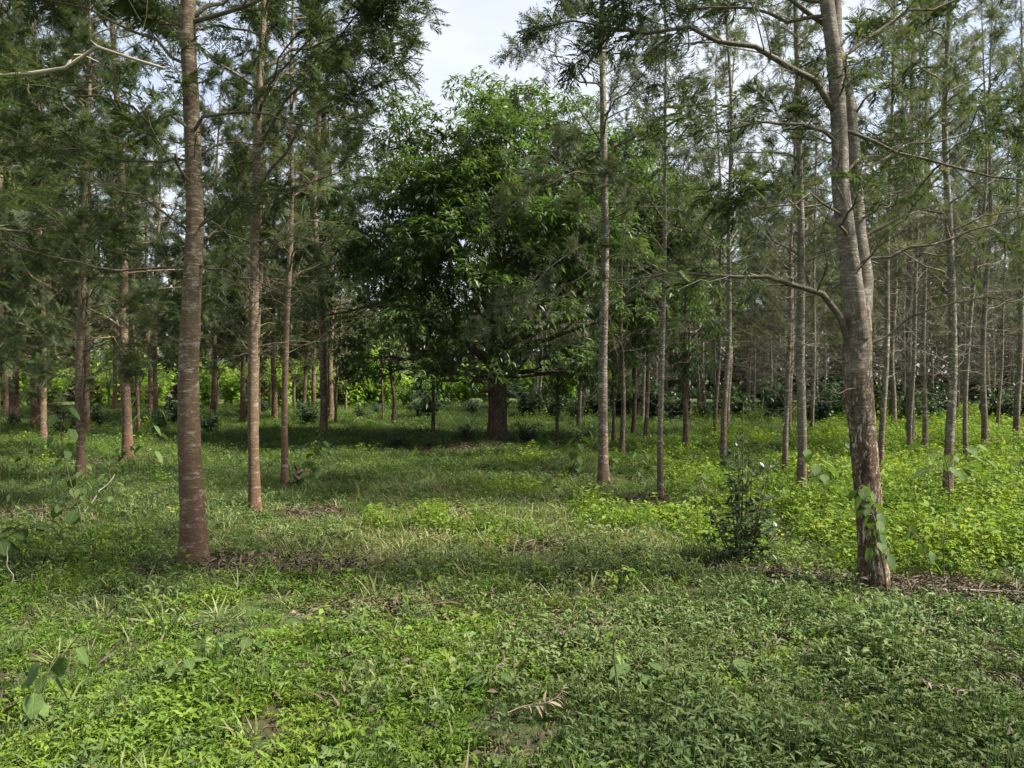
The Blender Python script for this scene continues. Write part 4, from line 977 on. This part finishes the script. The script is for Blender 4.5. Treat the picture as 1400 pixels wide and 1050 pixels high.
LANCE = tpl_leaf(.30, .25, .35, 1)
OVAL = tpl_leaf(.55, .18, .25, 1)
def cover(name, label, cat, meshes, pts, scl, idx, tint, rng, tilt=.22):
    """one uncountable mass: templates on points"""
    tc = bpy.data.collections.new(name + "_templates")
    for i, me in enumerate(meshes):
        to = bpy.data.objects.new("%s_template_%02d" % (name, i), me); tc.objects.link(to)
    me = bpy.data.meshes.new(name)
    me.vertices.add(len(pts)); me.vertices.foreach_set("co", pts.astype(np.float32).ravel())
    def attr(n, ty, arr, key="value"):
        a = me.attributes.new(n, ty, 'POINT'); a.data.foreach_set(key, arr.ravel())
    rot = np.column_stack([rng.normal(size=(len(pts), 2)) * tilt, rng.uniform(0, 6.28, len(pts))]).astype(np.float32)
    attr("irot", 'FLOAT_VECTOR', rot, "vector"); attr("iscale", 'FLOAT', scl.astype(np.float32))
    attr("iidx", 'INT', idx.astype(np.int32)); attr("itint", 'FLOAT', np.clip(tint, 0, 1).astype(np.float32))
    ob = link(name, me); tag(ob, label, cat, kind="stuff")
    ng = bpy.data.node_groups.new(name, 'GeometryNodeTree')
    ng.interface.new_socket("Geometry", in_out='INPUT', socket_type='NodeSocketGeometry')
    ng.interface.new_socket("Geometry", in_out='OUTPUT', socket_type='NodeSocketGeometry')
    N, L = ng.nodes, ng.links
    gi = N.new("NodeGroupInput"); go = N.new("NodeGroupOutput")
    ci = N.new("GeometryNodeCollectionInfo"); ci.inputs["Collection"].default_value = tc
    ci.inputs["Separate Children"].default_value = True; ci.inputs["Reset Children"].default_value = True
    ip = N.new("GeometryNodeInstanceOnPoints"); ip.inputs["Pick Instance"].default_value = True
    def na(n, ty):
        a = N.new("GeometryNodeInputNamedAttribute"); a.data_type = ty; a.inputs["Name"].default_value = n
        return [s for s in a.outputs if s.enabled][0]
    e2r = N.new("FunctionNodeEulerToRotation")
    L.new(gi.outputs[0], ip.inputs["Points"]); L.new(ci.outputs[0], ip.inputs["Instance"])
    L.new(na("iidx", 'INT'), ip.inputs["Instance Index"]); L.new(na("irot", 'FLOAT_VECTOR'), e2r.inputs[0])
    L.new(e2r.outputs[0], ip.inputs["Rotation"]); L.new(na("iscale", 'FLOAT'), ip.inputs["Scale"])
    L.new(ip.outputs[0], go.inputs[0])
    md = ob.modifiers.new("scatter", 'NODES'); md.node_group = ng
    return ob

def vnoise(x, y, s, seed):
    """smooth value noise"""
    rng = np.random.default_rng(seed); T = rng.random((256, 256))
    u, v = x / s + 1000, y / s + 1000
    i, j = np.floor(u).astype(int), np.floor(v).astype(int); a, b = u - i, v - j
    a = a * a * (3 - 2 * a); b = b * b * (3 - 2 * b)
    g = lambda p, q: T[p % 256, q % 256]
    return (g(i, j) * (1 - a) + g(i + 1, j) * a) * (1 - b) + (g(i, j + 1) * (1 - a) + g(i + 1, j + 1) * a) * b

def scatter(rng, n, r0=2.0, r1=48.0, half=0.72, power=1.0):
    r = r0 + (r1 - r0) * rng.random(n) ** power
    a = rng.uniform(-half, half, n)
    return r * np.sin(a), r * np.cos(a), r

# bare litter patches round some feet: x, y, radius x, radius y
LITTER = [(-2.0, 6.25, .8, .36), (-1.4, 6.5, .55, .26), (3.2, 5.7, .6, .3), (2.25, 6.05, .6, .3), (-2.5, 9.0, .6, .35), (-7.1, 14.3, .8, .4), (1.8, 10.0, .5, .3), (-1.2, 16.8, 2.2, .9), (4.6, 6.0, .5, .3), (-5.2, 8.6, .8, .3), (.3, 7.2, .5, .2), (-.9, 5.2, .35, .15), (.5, 4.7, .4, .15)]
def litter_mask(x, y, seed=8):
    m = np.zeros_like(x)
    for cx, cy_, a, b in LITTER:
        d = np.hypot((x - cx) / a, (y - cy_) / b) + (vnoise(x, y, .25, seed) - .5) * .9
        m = np.maximum(m, np.clip(1.6 - 1.2 * d, 0, 1))
    return m

def right_lush(x, y):
    """1 where the tall lush herbs of the open stand grow"""
    e = (x - (0.2 - 0.10 * (y - 8)) * 1.0 - 0.2 + (9.5 - y) * 0.55) / 3.4 + (vnoise(x, y, 1.4, 12) - .5) * 2.6 + (vnoise(x, y, .45, 13) - .5) * 1.6
    return np.clip(e, 0, 1) * np.clip((y - 5.6 + (x - 3) * .25) / 1.5, 0, 1)

def build_cover():
    rng = np.random.default_rng(41)
    tb = [herb_template(600 + i, 14, .040 if i < 4 else .028, LANCE if i < 4 else OVAL, M_HERB, .06, .06) for i in range(5)]
    tb += [herb_template(610 + i, 20, .050, OVAL if i % 2 else LANCE, M_HERB, .17 + .03 * i, .10, (-.2, .7)) for i in range(4)]
    n = 120000
    x, y, r = scatter(rng, n, 2.2, 46, .74, 1.25)
    lush = right_lush(x, y); pat = vnoise(x, y, 1.1, 20); fine = vnoise(x, y, .3, 21)
    left_near = np.clip((.7 - x + (4.5 - y) * .3 + (vnoise(x, y, .6, 27) - .5) * 1.5) / 1.0, 0, 1) * np.clip((6.6 - y + (vnoise(x, y, .8, 28) - .5) * 2) / 1.6, 0, 1)
    left_near = np.maximum(left_near, np.clip((-2.8 - x) / 1, 0, 1) * np.clip((8.2 - y) / 1.2, 0, 1))
    far = np.clip((y - 11) / 5, 0, 1) * .5
    gap = np.clip((vnoise(x, y, .55, 25) - .18) * 5, .1, 1)
    p = gap * np.maximum.reduce([lush * .95, left_near * .95, far, .08 + .14 * np.clip((5.6 - y) / 1.5, 0, 1)]) * (.45 + .9 * fine) * (.55 + .7 * pat)
    keep = rng.random(n) < p * (1 - litter_mask(x, y))
    x, y, r, lush, pat = x[keep], y[keep], r[keep], lush[keep], pat[keep]
    tall = ((rng.random(len(x)) < .12 + .62 * lush) & (y > 5.5)) | ((rng.random(len(x)) < .03) & (y > 4.3))
    idx = np.where(tall, rng.integers(5, 9, len(x)), rng.integers(0, 5, len(x)))
    scl = rng.uniform(.55, 1.25, len(x)) * (.75 + .6 * vnoise(x, y, .35, 29)) * (1 + .5 * np.clip((r - 10) / 20, 0, 1)) * np.where(lush > .5, 1.15, 1)
    tint = .27 + .35 * pat * lush + .50 * vnoise(x, y, .5, 23) + rng.normal(size=len(x)) * .15
    cover("herb_cover", "bright green low leafy herbs carpeting the ground", "herbs", tb, np.column_stack([x, y, height(x, y)]), scl, idx, tint, rng)

    td = [herb_template(620 + i, 13, .031, OVAL, M_HERB_DULL, .08, .06, (-.2, .5)) for i in range(4)]
    td += [herb_template(630 + i, 15, .035, LANCE, M_HERB_DULL, .13, .06, (.0, 1.0)) for i in range(4)]
    n = 125000
    x, y, r = scatter(rng, n, 2.2, 46, .74, 1.15)
    lush = right_lush(x, y); pat = vnoise(x, y, .8, 30); fine = vnoise(x, y, .25, 31)
    ln = np.clip((.7 - x + (4.5 - y) * .3) / 1.0, 0, 1) * np.clip((6.6 - y) / 1.6, 0, 1)
    p = (.25 + .85 * pat) * (.35 + 1.1 * fine) * (1 - .55 * lush) * (1 - .86 * ln)
    keep = rng.random(n) < p * (1 - .9 * litter_mask(x, y))
    x, y, r, pat = x[keep], y[keep], r[keep], pat[keep]
    cover("dull_weed_cover", "dull grey-green small-leaved weeds spreading over the middle ground", "weeds", td, np.column_stack([x, y, height(x, y)]),
          rng.uniform(.55, 1.3, len(x)) * (.7 + .8 * vnoise(x, y, .4, 34)) * (1 + .6 * np.clip((r - 9) / 18, 0, 1)), rng.integers(0, 8, len(x)), .26 + .35 * vnoise(x, y, .6, 33) + .55 * np.exp(-((y - 8) / 3.6) ** 2) * np.exp(-((x - .2) / 2.4) ** 2) + rng.normal(size=len(x)) * .17, rng)

    tg = [grass_template(640 + i, 14, .15, M_GRASS, .006 + .001 * i, .05) for i in range(5)]
    n = 40000
    x, y, r = scatter(rng, n, 2.2, 40, .74, 1.1)
    band = np.maximum(np.exp(-((y - 8.3) / 2.6) ** 2) * np.exp(-((x + .6) / 2.6) ** 2), np.exp(-((y - 8.6) / 1.0) ** 2) * np.exp(-((x + 5.2) / 1.3) ** 2))
    p = .16 + .85 * band * (.3 + vnoise(x, y, .9, 44)) + .15 * (vnoise(x, y, .5, 45) > .6)
    keep = rng.random(n) < p * (1 - .8 * litter_mask(x, y)) * (1 - .5 * right_lush(x, y)) * np.clip((y - 4.2) / 3.5, .22, 1)
    x, y, r, band = x[keep], y[keep], r[keep], band[keep]
    cover("grass", "thin half-dry grass growing through the weeds", "grass", tg, np.column_stack([x, y, height(x, y)]),
          rng.uniform(.6, 1.3, len(x)), rng.integers(0, 5, len(x)), .28 + .95 * band * vnoise(x, y, .7, 46) + rng.normal(size=len(x)) * .2, rng)

    tl = []
    for i in range(6):
        r_ = np.random.default_rng(660 + i); g = Geo()
        m = 7; a = r_.uniform(0, 6.28, m)
        D = np.stack([np.cos(a), np.sin(a), r_.normal(0.05, .22, m)], -1)
        stamp(g, tpl_leaf(.12 if i < 4 else .42, .2, .9, 1), r_.normal(size=(m, 3)) * [.06, .06, .008] + [0, 0, .018], frames(D, r_, 1.2), r_.uniform(.06, .16, m) if i < 4 else r_.uniform(.04, .08, m), r_.random(m))
        tl.append(g.mesh("litter_template", M_DRY))
    n = 150000
    x, y, r = scatter(rng, n, 2.2, 32, .74, 1.0)
    lm = litter_mask(x, y)
    p = np.maximum(lm, .016 + .10 * (vnoise(x, y, .4, 51) > .66) + .22 * (vnoise(x, y, .9, 52) > .74) + .20 * np.exp(-((y - 7.5) / 3.0) ** 2) * np.exp(-((x - .3) / 2.2) ** 2))
    keep = rng.random(n) < p * np.clip(1.15 - r / 34, .15, 1)
    x, y, lm = x[keep], y[keep], lm[keep]
    for cx, cy_, a_, b_ in LITTER:
        m_ = int(260 * a_ * b_ * 4) if cy_ < 12 else int(110 * a_ * b_ * 4)
        ex, ey = cx + rng.uniform(-1.2, 1.2, m_) * a_, cy_ + rng.uniform(-1.2, 1.2, m_) * b_
        w_ = litter_mask(ex, ey); q_ = rng.random(m_) < w_
        x, y, lm = np.concatenate([x, ex[q_]]), np.concatenate([y, ey[q_]]), np.concatenate([lm, w_[q_]])
    cover("leaf_litter", "brown dead leaves and twiggy litter strewn over the soil", "leaf litter", tl, np.column_stack([x, y, height(x, y) + .012 * lm * rng.random(len(x)) * 4]),
          rng.uniform(.4, 1.0, len(x)), rng.integers(0, 6, len(x)), .2 + .5 * rng.random(len(x)), rng, .25)
    print("cover done")
build_cover()
